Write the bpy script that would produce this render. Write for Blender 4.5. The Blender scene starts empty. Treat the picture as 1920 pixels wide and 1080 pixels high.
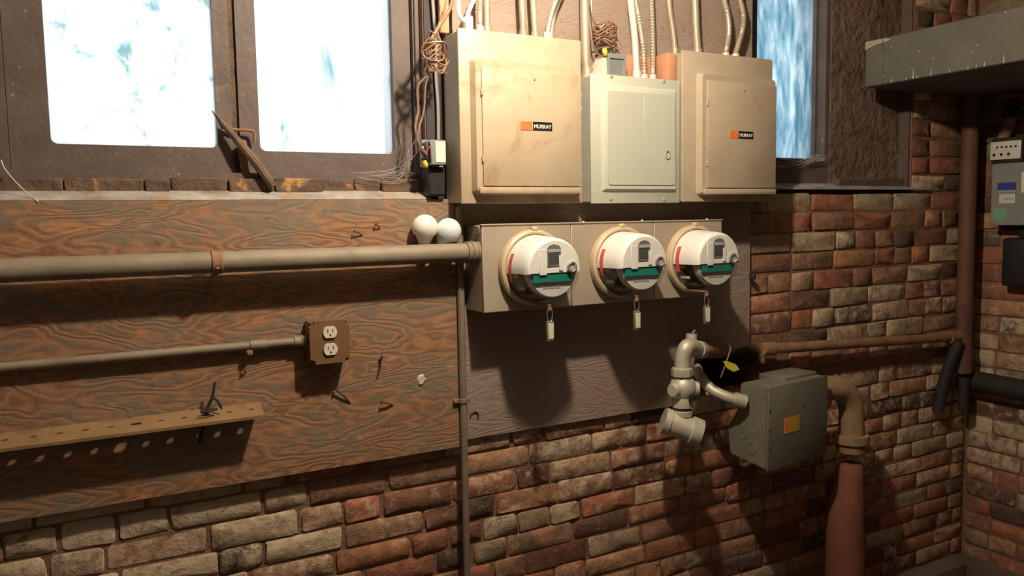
import bpy, bmesh, math, random
from math import sin, cos, pi, radians, atan2, hypot
from mathutils import Vector, Matrix

scene = bpy.context.scene
C = scene.collection
random.seed(7)

# ------------------------------------------------------------------ camera
FPX = 1500.0
YAW, PITCH, ROLL = radians(28.5), radians(5.04), radians(0.96)
CAM = Vector((0.0, -1.9, 1.5))
_f = Vector((sin(YAW) * cos(PITCH), cos(YAW) * cos(PITCH), -sin(PITCH)))
_r = Vector((cos(YAW), -sin(YAW), 0))
_d = _f.cross(_r)
_r2 = _r * cos(ROLL) + _d * sin(ROLL)
_d2 = _d * cos(ROLL) - _r * sin(ROLL)
cam_data = bpy.data.cameras.new('camera')
cam_data.sensor_width = 36.0
cam_data.lens = 36.0 * FPX / 1920.0
cam_data.clip_start = 0.02
cam = bpy.data.objects.new('camera', cam_data)
M4 = Matrix((( _r2.x, -_d2.x, -_f.x, CAM.x), (_r2.y, -_d2.y, -_f.y, CAM.y), (_r2.z, -_d2.z, -_f.z, CAM.z), (0, 0, 0, 1)))
cam.matrix_world = M4
C.objects.link(cam)
scene.camera = cam

# ------------------------------------------------------------------ sky, exposure
world = bpy.data.worlds.new('overcast_sky')
scene.world = world
world.use_nodes = True
bg = world.node_tree.nodes['Background']
bg.inputs[0].default_value = (0.80, 0.92, 1.0, 1)
bg.inputs[1].default_value = 2.3
scene.view_settings.view_transform = 'Standard'
scene.view_settings.look = 'None'
scene.view_settings.gamma = 1.0
scene.view_settings.use_curve_mapping = False
scene.view_settings.exposure = -0.12
LAMP = Vector((0.82, -0.76, 2.31))
LAMP_STRENGTH = 2550.0
LAMP_COLOR = (1.0, 0.835, 0.63)

def ray(px, py):
    return _f + _r2 * ((px - 960) / FPX) + _d2 * ((py - 540) / FPX)
def P(px, py, y=0.0):
    v = ray(px, py); return CAM + v * ((y - CAM.y) / v.y)
def PX(px, py, x):
    v = ray(px, py); return CAM + v * ((x - CAM.x) / v.x)
def proj(p):
    v = Vector(p) - CAM; z = v.dot(_f)
    return 960 + FPX * v.dot(_r2) / z, 540 + FPX * v.dot(_d2) / z

# ------------------------------------------------------------------ materials
MATS = {}
def nt_new(name):
    m = bpy.data.materials.new(name); m.use_nodes = True
    t = m.node_tree; t.nodes.clear()
    out = t.nodes.new('ShaderNodeOutputMaterial')
    b = t.nodes.new('ShaderNodeBsdfPrincipled')
    t.links.new(b.outputs[0], out.inputs[0])
    MATS[name] = m
    return m, t, b, out
def N(t, typ, **kw):
    n = t.nodes.new(typ)
    for k, v in kw.items(): setattr(n, k, v)
    return n
def noise(t, co, scale, detail=4, rough=.6, dist=0):
    n = N(t, 'ShaderNodeTexNoise'); n.inputs['Scale'].default_value = scale
    n.inputs['Detail'].default_value = detail; n.inputs['Roughness'].default_value = rough
    n.inputs['Distortion'].default_value = dist
    t.links.new(co, n.inputs['Vector']); return n.outputs['Fac']
def ramp(t, fac, stops):
    r = N(t, 'ShaderNodeValToRGB'); e = r.color_ramp.elements
    while len(e) < len(stops): e.new(.5)
    for el, (p, c) in zip(e, stops):
        el.position = p; el.color = (c[0], c[1], c[2], 1) if not isinstance(c, (int, float)) else (c, c, c, 1)
    t.links.new(fac, r.inputs[0]); return r.outputs[0]
def mix(t, fac, a, b, mode='MIX'):
    m = N(t, 'ShaderNodeMix', data_type='RGBA', blend_type=mode)
    for s, v in ((m.inputs[0], fac), (m.inputs[6], a), (m.inputs[7], b)):
        if isinstance(v, bpy.types.NodeSocket): t.links.new(v, s)
        elif isinstance(v, (int, float)): s.default_value = v
        else: s.default_value = (v[0], v[1], v[2], 1)
    return m.outputs[2]
def bump(t, b, h, strength=.3, dist=.01):
    n = N(t, 'ShaderNodeBump'); n.inputs['Strength'].default_value = strength
    n.inputs['Distance'].default_value = dist
    t.links.new(h, n.inputs['Height']); t.links.new(n.outputs[0], b.inputs['Normal'])
def mapping(t, co, scale):
    n = N(t, 'ShaderNodeMapping'); n.inputs['Scale'].default_value = scale
    t.links.new(co, n.inputs['Vector']); return n.outputs[0]
def worn(name, c1, c2, scale=9, rough=.6, metal=0.0, stain=None, stain_lo=.58, stain_hi=.72, stain_scale=6, bstr=.15, bscale=60, bdist=.004, speck=None):
    """a painted or bare surface with two-tone mottling, optional stains, fine relief"""
    m, t, b, o = nt_new(name)
    co = N(t, 'ShaderNodeNewGeometry').outputs['Position']
    col = mix(t, ramp(t, noise(t, co, scale), [(.32, 0), (.68, 1)]), c1, c2)
    if stain:
        st = ramp(t, noise(t, co, stain_scale, 6, .65, .6), [(stain_lo, 0), (stain_hi, 1)])
        col = mix(t, st, col, stain)
    if speck:
        sp = ramp(t, noise(t, co, 70, 3, .5), [(.69, 0), (.73, 1)])
        col = mix(t, sp, col, speck)
    t.links.new(col, b.inputs['Base Color'])
    b.inputs['Roughness'].default_value = rough; b.inputs['Metallic'].default_value = metal
    if bstr: bump(t, b, noise(t, co, bscale, 5), bstr, bdist)
    return m
def plain(name, c, rough=.5, metal=0.0):
    m, t, b, o = nt_new(name)
    co = N(t, 'ShaderNodeNewGeometry').outputs['Position']
    c2 = tuple(v * .8 for v in c)
    t.links.new(mix(t, noise(t, co, 45), c, c2), b.inputs['Base Color'])
    b.inputs['Roughness'].default_value = rough; b.inputs['Metallic'].default_value = metal
    return m

def brick_material(name):
    m, t, b, o = nt_new(name)
    co = N(t, 'ShaderNodeNewGeometry').outputs['Position']
    oi = N(t, 'ShaderNodeObjectInfo')
    n1 = noise(t, co, 22, 6, .7); n2 = noise(t, co, 75, 5, .7); n3 = noise(t, co, 9, 5, .65, .5)
    c = mix(t, ramp(t, n1, [(.3, .62), (.7, 1.25)]), (0, 0, 0), oi.outputs['Color'], 'MIX')
    c = mix(t, 1.0, oi.outputs['Color'], ramp(t, n1, [(.28, .5), (.72, 1.35)]), 'MULTIPLY')
    soot = ramp(t, n3, [(.54, 0), (.68, .6)])
    c = mix(t, soot, c, (.11, .072, .05))
    # lime bloom: amount carried by each brick
    th = N(t, 'ShaderNodeMath', operation='ADD'); t.links.new(noise(t, co, 26, 7, .75, .4), th.inputs[0]); t.links.new(oi.outputs['Alpha'], th.inputs[1])
    wh = ramp(t, th.outputs[0], [(.63, 0), (.80, .9)])
    c = mix(t, wh, c, (.60, .48, .34))
    sm = ramp(t, noise(t, co, 17, 6, .7, .8), [(.60, 0), (.66, .8)])      # mortar smeared over the faces
    c = mix(t, sm, c, (.25, .145, .092))
    t.links.new(c, b.inputs['Base Color']); b.inputs['Roughness'].default_value = .92
    h = N(t, 'ShaderNodeMath', operation='ADD'); t.links.new(n1, h.inputs[0]); t.links.new(n2, h.inputs[1])
    bump(t, b, h.outputs[0], .6, .009)
    return m

def plywood_material(name, grain_a, grain_b, paint, paint_lo, paint_hi, bare):
    m, t, b, o = nt_new(name)
    co = N(t, 'ShaderNodeNewGeometry').outputs['Position']
    st = mapping(t, co, (2.0, 1, 6.5))
    base = noise(t, st, 1.7, 3, .5, .35)
    mul = N(t, 'ShaderNodeMath', operation='MULTIPLY'); mul.inputs[1].default_value = 30; t.links.new(base, mul.inputs[0])
    fr = N(t, 'ShaderNodeMath', operation='PINGPONG'); fr.inputs[1].default_value = 1.0; t.links.new(mul.outputs[0], fr.inputs[0])
    fine = noise(t, mapping(t, co, (5, 1, 130)), 1.6, 4, .6)
    g = N(t, 'ShaderNodeMath', operation='MULTIPLY_ADD'); g.inputs[1].default_value = .75; t.links.new(fr.outputs[0], g.inputs[0])
    f2 = N(t, 'ShaderNodeMath', operation='MULTIPLY'); f2.inputs[1].default_value = .35; t.links.new(fine, f2.inputs[0]); t.links.new(f2.outputs[0], g.inputs[2])
    col = mix(t, ramp(t, g.outputs[0], [(.15, 0), (.85, 1)]), grain_a, grain_b)
    big = noise(t, mapping(t, co, (1, 1, 2.4)), 3.4, 6, .68, .7)
    s = N(t, 'ShaderNodeMath', operation='MULTIPLY_ADD'); s.inputs[1].default_value = .17; t.links.new(fr.outputs[0], s.inputs[0]); t.links.new(big, s.inputs[2])
    pm = ramp(t, s.outputs[0], [(paint_lo, 0), (paint_hi, .9)])
    col = mix(t, pm, col, paint)
    bm_ = ramp(t, noise(t, mapping(t, co, (1, 1, 3.5)), 7.5, 5, .6, .4), [(.60, 0), (.68, .8)])
    col = mix(t, bm_, col, bare)
    col = mix(t, ramp(t, noise(t, co, 60, 4), [(.62, 0), (.76, .7)]), col, (.05, .03, .022))
    t.links.new(col, b.inputs['Base Color']); b.inputs['Roughness'].default_value = .78
    h = N(t, 'ShaderNodeMath', operation='MULTIPLY_ADD'); h.inputs[1].default_value = .55; t.links.new(fr.outputs[0], h.inputs[0]); t.links.new(noise(t, co, 45, 5), h.inputs[2])
    bump(t, b, h.outputs[0], .4, .004)
    return m

def pane_material(name, tint, scl, lo, hi, seed):
    """obscure glass: partly clear, partly diffusing, its cast relief tinting the daylight"""
    m, t, b, o = nt_new(name); t.nodes.remove(b)
    co = mapping(t, N(t, 'ShaderNodeNewGeometry').outputs['Position'], scl)
    mp = t.nodes[-1]; mp.inputs['Location'].default_value = (seed, 0, seed * .7)
    n1 = ramp(t, noise(t, co, 9, 6, .7, .5), [(lo, 0), (hi, 1)])
    col = mix(t, n1, tint, (1, 1, 1))
    tr = N(t, 'ShaderNodeBsdfTransparent'); tl = N(t, 'ShaderNodeBsdfTranslucent'); gl = N(t, 'ShaderNodeBsdfGlossy')
    t.links.new(col, tr.inputs[0]); t.links.new(col, tl.inputs[0]); gl.inputs['Roughness'].default_value = .15
    m1 = N(t, 'ShaderNodeMixShader'); m1.inputs[0].default_value = .55
    t.links.new(tr.outputs[0], m1.inputs[1]); t.links.new(tl.outputs[0], m1.inputs[2])
    m2 = N(t, 'ShaderNodeMixShader'); m2.inputs[0].default_value = .04
    t.links.new(m1.outputs[0], m2.inputs[1]); t.links.new(gl.outputs[0], m2.inputs[2])
    t.links.new(m2.outputs[0], o.inputs[0])
    return m

def clear_material(name, tint=(1, 1, 1), gloss=.10):
    m, t, b, o = nt_new(name); t.nodes.remove(b)
    tr = N(t, 'ShaderNodeBsdfTransparent'); tr.inputs[0].default_value = (*tint, 1)
    gl = N(t, 'ShaderNodeBsdfGlossy'); gl.inputs['Roughness'].default_value = .08
    co = N(t, 'ShaderNodeNewGeometry').outputs['Position']
    f = ramp(t, noise(t, co, 30), [(.3, gloss * .7), (.7, gloss * 1.3)])
    ms = N(t, 'ShaderNodeMixShader'); t.links.new(f, ms.inputs[0])
    t.links.new(tr.outputs[0], ms.inputs[1]); t.links.new(gl.outputs[0], ms.inputs[2])
    t.links.new(ms.outputs[0], o.inputs[0]); return m

brick_material('brick')
worn('mortar', (.19, .098, .060), (.26, .148, .092), 14, .95, stain=(.12, .072, .05), bstr=.6, bscale=70, bdist=.01)
plywood_material('plywood', (.36, .185, .095), (.20, .098, .053), (.20, .157, .108), .53, .66, (.45, .215, .10))
plywood_material('backboard', (.30, .215, .172), (.265, .185, .148), (.285, .235, .195), .50, .66, (.33, .20, .145))
worn('window_paint', (.125, .092, .078), (.085, .062, .055), 12, .6, stain=(.19, .12, .075), stain_lo=.64, stain_hi=.72, stain_scale=14, bstr=.4, speck=(.30, .22, .15))
worn('sill_dust', (.40, .38, .35), (.22, .175, .14), 16, .95, stain=(.34, .20, .10), stain_lo=.6, stain_hi=.68, stain_scale=12, bstr=.6)
worn('rotted_rail', (.17, .105, .065), (.08, .055, .042), 18, .95, stain=(.46, .25, .10), stain_lo=.6, stain_hi=.66, stain_scale=11, bstr=.8, bdist=.01)
worn('black_trim', (.045, .038, .044), (.028, .024, .028), 25, .7, bstr=.3)
worn('beige_paint', (.475, .39, .275), (.425, .335, .225), 7, .5, stain=(.34, .205, .11), stain_lo=.52, stain_hi=.72, stain_scale=9, bstr=.05)
worn('tan_paint', (.44, .365, .27), (.39, .315, .225), 8, .5, stain=(.37, .215, .14), stain_lo=.60, stain_hi=.76, stain_scale=8, bstr=.06)
worn('meter_box_paint', (.38, .325, .25), (.34, .285, .215), 10, .5, stain=(.30, .165, .09), stain_lo=.64, stain_hi=.76, stain_scale=11, bstr=.08)
worn('grey_green_paint', (.50, .515, .435), (.47, .48, .40), 6, .4, bstr=.03)
worn('grey_side', (.42, .42, .36), (.36, .355, .30), 10, .45, bstr=.05)
worn('pipe_dusty', (.285, .24, .175), (.20, .16, .112), 13, .65, .15, stain=(.20, .135, .085), stain_lo=.6, stain_hi=.75, bstr=.2)
worn('conduit_steel', (.44, .38, .29), (.35, .29, .21), 15, .5, .35, stain=(.25, .17, .10), stain_lo=.64, bstr=.08)
worn('conduit_bright', (.78, .75, .66), (.68, .64, .55), 15, .4, .25, bstr=.05)
worn('conduit_thin', (.27, .215, .155), (.20, .15, .105), 15, .6, .2, bstr=.1)
worn('flex_steel', (.66, .60, .48), (.52, .45, .34), 30, .35, .5, bstr=0)
worn('galvanised', (.60, .56, .46), (.48, .445, .355), 22, .5, .35, stain=(.27, .22, .15), stain_lo=.6, bstr=.25)
worn('rust_pipe', (.29, .165, .085), (.20, .10, .055), 16, .8, stain=(.34, .23, .13), stain_lo=.55, stain_hi=.7, stain_scale=14, bstr=.4)
worn('tan_rust', (.34, .225, .125), (.25, .155, .085), 14, .8, stain=(.20, .11, .06), stain_lo=.55, stain_hi=.7, stain_scale=12, bstr=.35)
worn('red_pipe', (.16, .070, .042), (.11, .048, .03), 10, .7, stain=(.075, .04, .028), bstr=.2)
worn('clay_sleeve', (.21, .075, .042), (.15, .055, .032), 7, .85, stain=(.40, .24, .15), stain_lo=.66, stain_hi=.72, stain_scale=9, bstr=.35)
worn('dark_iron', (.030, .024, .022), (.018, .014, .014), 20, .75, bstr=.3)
worn('grey_box_paint', (.165, .157, .122), (.138, .130, .10), 9, .6, bstr=.08, speck=(.34, .31, .24))
worn('duct_paint', (.115, .105, .080), (.095, .086, .066), 5, .7, stain=(.13, .12, .093), stain_lo=.5, bstr=.06, speck=(.30, .28, .22))
worn('brown_paint', (.19, .105, .050), (.165, .088, .042), 20, .45, bstr=.08)
worn('angle_paint', (.28, .172, .078), (.215, .125, .058), 12, .7, stain=(.17, .078, .036), stain_lo=.52, stain_hi=.68, stain_scale=16, bstr=.2)
worn('parging', (.150, .098, .066), (.085, .052, .038), 9, .95, stain=(.055, .034, .027), stain_lo=.52, stain_hi=.66, stain_scale=13, bstr=.9, bscale=28, bdist=.02)
worn('painted_infill', (.21, .135, .092), (.155, .095, .066), 7, .9, stain=(.095, .058, .042), stain_lo=.52, stain_hi=.64, stain_scale=11, bstr=.9, bscale=24, bdist=.025)
worn('concrete', (.17, .12, .085), (.09, .062, .047), 6, .95, bstr=.5)
worn('floor_dirt', (.10, .078, .062), (.06, .047, .038), 5, .95, bstr=.6)
worn('ceiling_boards', (.20, .15, .11), (.13, .095, .07), 4, .9, bstr=.3)
worn('whitewash', (.36, .33, .30), (.29, .265, .24), 3, .9, bstr=.3)
worn('old_stick', (.19, .125, .085), (.10, .065, .048), 30, .9, stain=(.30, .12, .06), stain_lo=.6, bstr=.6)
worn('pink_wood', (.56, .29, .165), (.45, .205, .11), 12, .8, stain=(.62, .45, .33), stain_lo=.6, bstr=.3)
plain('copper_wire', (.36, .21, .13), .4, .3)
plain('brown_wire', (.27, .17, .12), .6)
plain('grey_cable', (.30, .28, .25), .6)
plain('white_cable', (.80, .78, .72), .5)
plain('white_plastic', (.78, .77, .74), .35)
plain('cream_plastic', (.78, .72, .58), .35)
plain('slot_dark', (.05, .04, .035), .6)
plain('black_plastic', (.018, .016, .018), .5)
plain('lcd_frame', (.16, .155, .155), .4)
plain('lcd_grey', (.075, .08, .08), .2)
plain('teal_print', (.010, .26, .205), .45)
plain('red_label', (.66, .085, .085), .5)
plain('print_grey', (.40, .39, .37), .6)
plain('chrome', (.62, .60, .56), .25, .8)
plain('ring_beige', (.60, .47, .31), .45)
plain('logo_orange', (.86, .20, .055), .4)
plain('logo_black', (.018, .015, .015), .4)
plain('logo_white', (.85, .82, .74), .4)
plain('tag_ivory', (.72, .72, .50), .4)
plain('tag_yellow', (.74, .70, .06), .5)
plain('wire_nut_yellow', (.70, .58, .07), .45)
plain('bulb_frosted', (.86, .83, .76), .28)
plain('bulb_bluish', (.70, .755, .78), .12)
plain('brass', (.45, .36, .20), .4, .7)
plain('sticker_orange', (.80, .24, .06), .6)
plain('sticker_yellow', (.55, .33, .05), .6)
plain('switch_grey', (.25, .265, .25), .5)
plain('sticker_blue', (.03, .055, .28), .5)
plain('sticker_green', (.19, .42, .27), .5)
plain('label_white', (.66, .62, .60), .6)
plain('transformer_steel', (.40, .43, .44), .35, .5)
plain('label_ivory', (.78, .74, .62), .5)
plain('porcelain', (.75, .72, .66), .3)
plain('nail_steel', (.15, .085, .055), .6, .4)
plain('plaster_chip', (.62, .52, .40), .9)
plain('web_silk', (.50, .48, .46), .8)
plain('red_wire', (.5, .05, .05), .5)
plain('string_white', (.75, .72, .68), .8)
plain('putty_tape', (.42, .32, .26), .8)
pane_material('pane_frost', (.50, .64, .64), (2.4, 1, 2.0), .33, .44, 3.1)
pane_material('pane_streak', (.47, .62, .63), (2.0, 1, .35), .28, .40, 8.7)
pane_material('pane_blue', (.29, .46, .53), (2.6, 1, .6), .38, .70, 5.2)
clear_material('meter_glass', (.93, .93, .93), .10)
m, t, b, o = nt_new('lit_bulb'); t.nodes.remove(b)
em = N(t, 'ShaderNodeEmission'); em.inputs[0].default_value = (*LAMP_COLOR, 1); em.inputs[1].default_value = LAMP_STRENGTH
t.links.new(em.outputs[0], o.inputs[0])

# ------------------------------------------------------------------ mesh helpers
class MB:
    def __init__(s): s.bm = bmesh.new()
    def _add(s, verts, faces):
        vs = [s.bm.verts.new(v) for v in verts]
        for f in faces:
            try: s.bm.faces.new([vs[i] for i in f])
            except ValueError: pass
        return vs
    def box(s, x0, x1, y0, y1, z0, z1, bev=0, seg=2):
        b = bmesh.new()
        co = [(x, y, z) for x in (x0, x1) for y in (y0, y1) for z in (z0, z1)]
        v = [b.verts.new(c) for c in co]
        for f in ((0, 1, 3, 2), (4, 6, 7, 5), (0, 4, 5, 1), (2, 3, 7, 6), (0, 2, 6, 4), (1, 5, 7, 3)): b.faces.new([v[i] for i in f])
        if bev: bmesh.ops.bevel(b, geom=b.edges[:], offset=bev, segments=seg, profile=.5, affect='EDGES')
        b.verts.index_update()
        s._add([x.co.copy() for x in b.verts], [[x.index for x in f.verts] for f in b.faces]); b.free(); return s
    def prism(s, poly, axis, a0, a1, taper=None):
        """poly: 2-D outline in the two other axes (order x,y,z), pushed along axis; taper insets the far end"""
        n = len(poly)
        cx = sum(p[0] for p in poly) / n; cz = sum(p[1] for p in poly) / n
        def mk(p, a):
            return {'x': (a, p[0], p[1]), 'y': (p[0], a, p[1]), 'z': (p[0], p[1], a)}[axis]
        p2 = poly
        if taper: p2 = [(cx + (p[0] - cx) * taper[0], cz + (p[1] - cz) * taper[1]) for p in poly]
        vs = [mk(p, a0) for p in poly] + [mk(p, a1) for p in p2]
        fs = [list(range(n))[::-1], list(range(n, 2 * n))] + [[i, (i + 1) % n, n + (i + 1) % n, n + i] for i in range(n)]
        s._add(vs, fs); return s
    def tube(s, pts, r, seg=10, caps=True):
        pts = [Vector(p) for p in pts]; n = len(pts)
        rs = r if isinstance(r, (list, tuple)) else [r] * n
        T = [((pts[min(i + 1, n - 1)] - pts[max(i - 1, 0)]).normalized()) for i in range(n)]
        up = Vector((0, 0, 1)) if abs(T[0].z) < .9 else Vector((1, 0, 0))
        u = T[0].cross(up).normalized(); rings = []
        for i in range(n):
            u = (u - T[i] * u.dot(T[i])).normalized(); w = T[i].cross(u)
            rings.append([s.bm.verts.new(pts[i] + (u * cos(2 * pi * k / seg) + w * sin(2 * pi * k / seg)) * rs[i]) for k in range(seg)])
        for a, b in zip(rings, rings[1:]):
            for k in range(seg): s.bm.faces.new((a[k], a[(k + 1) % seg], b[(k + 1) % seg], b[k]))
        if caps: s.bm.faces.new(rings[0][::-1]); s.bm.faces.new(rings[-1])
        return s
    def lathe(s, prof, origin, axis, seg=28, a0=0.0, a1=2 * pi, ref=None):
        """prof: (radius, distance along axis)"""
        axis = Vector(axis).normalized(); o = Vector(origin)
        ref = Vector(ref) if ref else (Vector((0, 0, 1)) if abs(axis.z) < .9 else Vector((1, 0, 0)))
        u = (ref - axis * ref.dot(axis)).normalized(); w = axis.cross(u)
        full = abs(a1 - a0 - 2 * pi) < 1e-6; cnt = seg if full else seg + 1
        rings = []
        for rr, tt in prof:
            if rr < 1e-6: rings.append([s.bm.verts.new(o + axis * tt)]); continue
            rings.append([s.bm.verts.new(o + axis * tt + (u * cos(a0 + (a1 - a0) * k / seg) + w * sin(a0 + (a1 - a0) * k / seg)) * rr) for k in range(cnt)])
        for a, b in zip(rings, rings[1:]):
            m_ = seg if full else seg
            for k in range(m_):
                k2 = (k + 1) % cnt
                if len(a) == 1 and len(b) == 1: continue
                if len(a) == 1: s.bm.faces.new((a[0], b[k2], b[k]))
                elif len(b) == 1: s.bm.faces.new((a[k], a[k2], b[0]))
                else: s.bm.faces.new((a[k], a[k2], b[k2], b[k]))
        return s
    def frame(s, ox0, ox1, oz0, oz1, ix0, ix1, iz0, iz1, rad, y0, y1, seg=5):
        """flat plate in xz with a rounded hole, thickness y0..y1"""
        inner = []; outer = []
        for cx, cz, a, X, Z in ((ix1 - rad, iz1 - rad, 0, ox1, oz1), (ix0 + rad, iz1 - rad, 90, ox0, oz1), (ix0 + rad, iz0 + rad, 180, ox0, oz0), (ix1 - rad, iz0 + rad, 270, ox1, oz0)):
            for k in range(seg + 1):
                an = radians(a + 90 * k / seg); inner.append((cx + rad * cos(an), cz + rad * sin(an))); outer.append((X, Z))
        n = len(inner)
        vi = [[s.bm.verts.new((p[0], y, p[1])) for p in inner] for y in (y0, y1)]
        co = []
        for y in (y0, y1): co.append({})
        def ov(l, p):
            if p not in co[l]: co[l][p] = s.bm.verts.new((p[0], (y0, y1)[l], p[1]))
            return co[l][p]
        for l in (0, 1):
            for i in range(n):
                j = (i + 1) % n
                vs = [vi[l][i], vi[l][j], ov(l, outer[j])]
                if outer[i] != outer[j]: vs.append(ov(l, outer[i]))
                s.bm.faces.new(vs if l else vs[::-1])
        for i in range(n):
            j = (i + 1) % n; s.bm.faces.new((vi[0][i], vi[0][j], vi[1][j], vi[1][i]))
        cs = [(ox1, oz1), (ox0, oz1), (ox0, oz0), (ox1, oz0)]
        for i in range(4):
            a, b = cs[i], cs[(i + 1) % 4]; s.bm.faces.new((ov(0, a), ov(1, a), ov(1, b), ov(0, b)))
        return s
    def move(s, M):
        bmesh.ops.transform(s.bm, matrix=M, verts=s.bm.verts); return s
    def mesh(s, name, mat, origin=None, sharp=38):
        bm = s.bm
        if origin is not None: bmesh.ops.translate(bm, vec=-Vector(origin), verts=bm.verts)
        bmesh.ops.recalc_face_normals(bm, faces=bm.faces)
        for f in bm.faces: f.smooth = True
        for e in bm.edges:
            e.smooth = len(e.link_faces) == 2 and e.calc_face_angle(0) < radians(sharp)
        me = bpy.data.meshes.new(name); bm.to_mesh(me); bm.free()
        me.materials.append(MATS[mat]); return me

def tag(o, label=None, cat=None, group=None, kind=None):
    for k, v in (('label', label), ('category', cat), ('group', group), ('kind', kind)):
        if v: o[k] = v
    return o
def thing(name, loc, label, cat, group=None):
    o = bpy.data.objects.new(name, None); o.location = loc; o.empty_display_size = .05; C.objects.link(o)
    return tag(o, label, cat, group)
def wloc(o):
    v = Vector(o.location)
    while o.parent: o = o.parent; v += Vector(o.location)
    return v
def part(name, mb, mat, parent, label=None):
    me = mb.mesh(name, mat, wloc(parent)); o = bpy.data.objects.new(name, me); C.objects.link(o); o.parent = parent
    if label: o['label'] = label
    return o
def solo(name, mb, mat, label, cat, group=None, origin=None):
    if origin is None:
        n = len(mb.bm.verts); v = [x.co for x in mb.bm.verts]
        origin = Vector((sum(c.x for c in v) / n, sum(c.y for c in v) / n, min(c.z for c in v)))
    o = bpy.data.objects.new(name, mb.mesh(name, mat, origin)); o.location = origin; C.objects.link(o)
    return tag(o, label, cat, group)
def struct(name, mb, mat, label=None, cat=None):
    o = bpy.data.objects.new(name, mb.mesh(name, mat)); C.objects.link(o)
    return tag(o, label, cat, None, 'structure')
def copy_tree(o, parent=None):
    c = o.copy(); C.objects.link(c); c.parent = parent
    for ch in list(o.children): copy_tree(ch, c)
    return c
def smooth_path(pts, n=8):
    pts = [Vector(p) for p in pts]
    if len(pts) < 3: return [pts[0].lerp(pts[-1], i / n) for i in range(n + 1)]
    out = []
    for i in range(len(pts) - 1):
        p0 = pts[max(i - 1, 0)]; p1 = pts[i]; p2 = pts[i + 1]; p3 = pts[min(i + 2, len(pts) - 1)]
        for k in range(n):
            u = k / n; u2 = u * u; u3 = u2 * u
            out.append(.5 * ((2 * p1) + (p2 - p0) * u + (2 * p0 - 5 * p1 + 4 * p2 - p3) * u2 + (3 * p1 - p0 - 3 * p2 + p3) * u3))
    out.append(pts[-1]); return out
def text_mesh(body, size, mat, origin, parent, name='lettering', width=None, depth=.0006):
    """flat letters standing in the xz plane, facing -y, left-bottom at origin"""
    cu = bpy.data.curves.new(name, 'FONT'); cu.body = body; cu.size = size; cu.extrude = depth; cu.offset = size * .012
    tmp = bpy.data.objects.new(name, cu); C.objects.link(tmp)
    me = bpy.data.meshes.new_from_object(tmp.evaluated_get(bpy.context.evaluated_depsgraph_get()))
    bpy.data.objects.remove(tmp); bpy.data.curves.remove(cu)
    xs = [v.co.x for v in me.vertices]; w = max(xs) - min(xs); sx = width / w if width else 1
    x0 = min(xs); pl = wloc(parent)
    for v in me.vertices:
        x, y, z = v.co; v.co = Vector((origin[0] + (x - x0) * sx, origin[1] - z, origin[2] + y)) - pl
    me.name = name; me.materials.clear(); me.materials.append(MATS[mat])
    o = bpy.data.objects.new(name, me); C.objects.link(o); o.parent = parent; return o

# ------------------------------------------------------------------ the room
XR = 3.09                       # right wall plane
XL, YF, ZC = -1.6, -3.6, 2.5    # far left wall, wall behind the camera, ceiling
SILL = 1.555
WIN1 = (-0.135, 0.790)          # left window opening
WIN2 = (1.893, 2.705)           # right window opening, half of it filled in
PLY = -0.036                    # front of the left plywood
BRD = -0.020                    # front of the board behind the meters
HOLE = (1.70, 1.96, .925, 1.065)
def wall_cells(xs, zs, skip):
    mb = MB()
    for x0, x1 in zip(xs, xs[1:]):
        for z0, z1 in zip(zs, zs[1:]):
            if not skip((x0 + x1) / 2, (z0 + z1) / 2): mb.box(x0, x1, 0, .30, z0, z1)
    return mb
wall_back = struct('wall_back', wall_cells([XL - .2, WIN1[0], WIN1[1], HOLE[0], WIN2[0], HOLE[1], WIN2[1], XR + .3], [-.1, HOLE[2], HOLE[3], SILL, 2.36, ZC + .1],
    lambda x, z: (SILL < z < 2.36 and (WIN1[0] < x < WIN1[1] or WIN2[0] < x < WIN2[1])) or (HOLE[0] < x < HOLE[1] and HOLE[2] < z < HOLE[3])), 'mortar',
    'old brick basement wall with dark joints behind the electrical gear', 'wall')
wall_right = struct('wall_right', MB().box(XR, XR + .3, YF, 0, -.1, ZC + .1), 'mortar', 'brick wall meeting the meter wall at the corner', 'wall')
struct('wall_left', MB().box(XL - .2, XL, YF, 0, -.1, ZC + .1), 'whitewash', 'whitewashed basement side wall', 'wall')
struct('wall_front', MB().box(XL - .2, XR + .3, YF - .2, YF, -.1, ZC + .1), 'whitewash', 'whitewashed basement wall opposite the meters', 'wall')
struct('floor', MB().box(XL - .2, XR + .3, YF, .0, -.12, 0), 'floor_dirt', 'dark dirty basement floor', 'floor')
struct('ceiling', MB().box(XL, XR, YF, 0, ZC, ZC + .1), 'whitewash', 'whitewashed ceiling of the basement', 'ceiling')
struct('trim_2', MB().box(HOLE[0] - .01, HOLE[1] + .01, .27, .299, HOLE[2] - .01, HOLE[3] + .01), 'mortar', 'back of the hole broken through the brick wall', 'wall hole')
# low ledge along the foot of both walls
struct('baseboard_back', MB().prism([(-.075, .0), (0, .0), (0, .115), (-.06, .10)], 'x', 1.9, XR), 'concrete', 'rough mortar ledge at the foot of the brick wall', 'ledge')
struct('baseboard_right', MB().prism([(XR - .075, .0), (XR, .0), (XR, .115), (XR - .06, .10)], 'y', -1.2, 0), 'concrete', 'rough mortar ledge at the foot of the corner wall', 'ledge')

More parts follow.
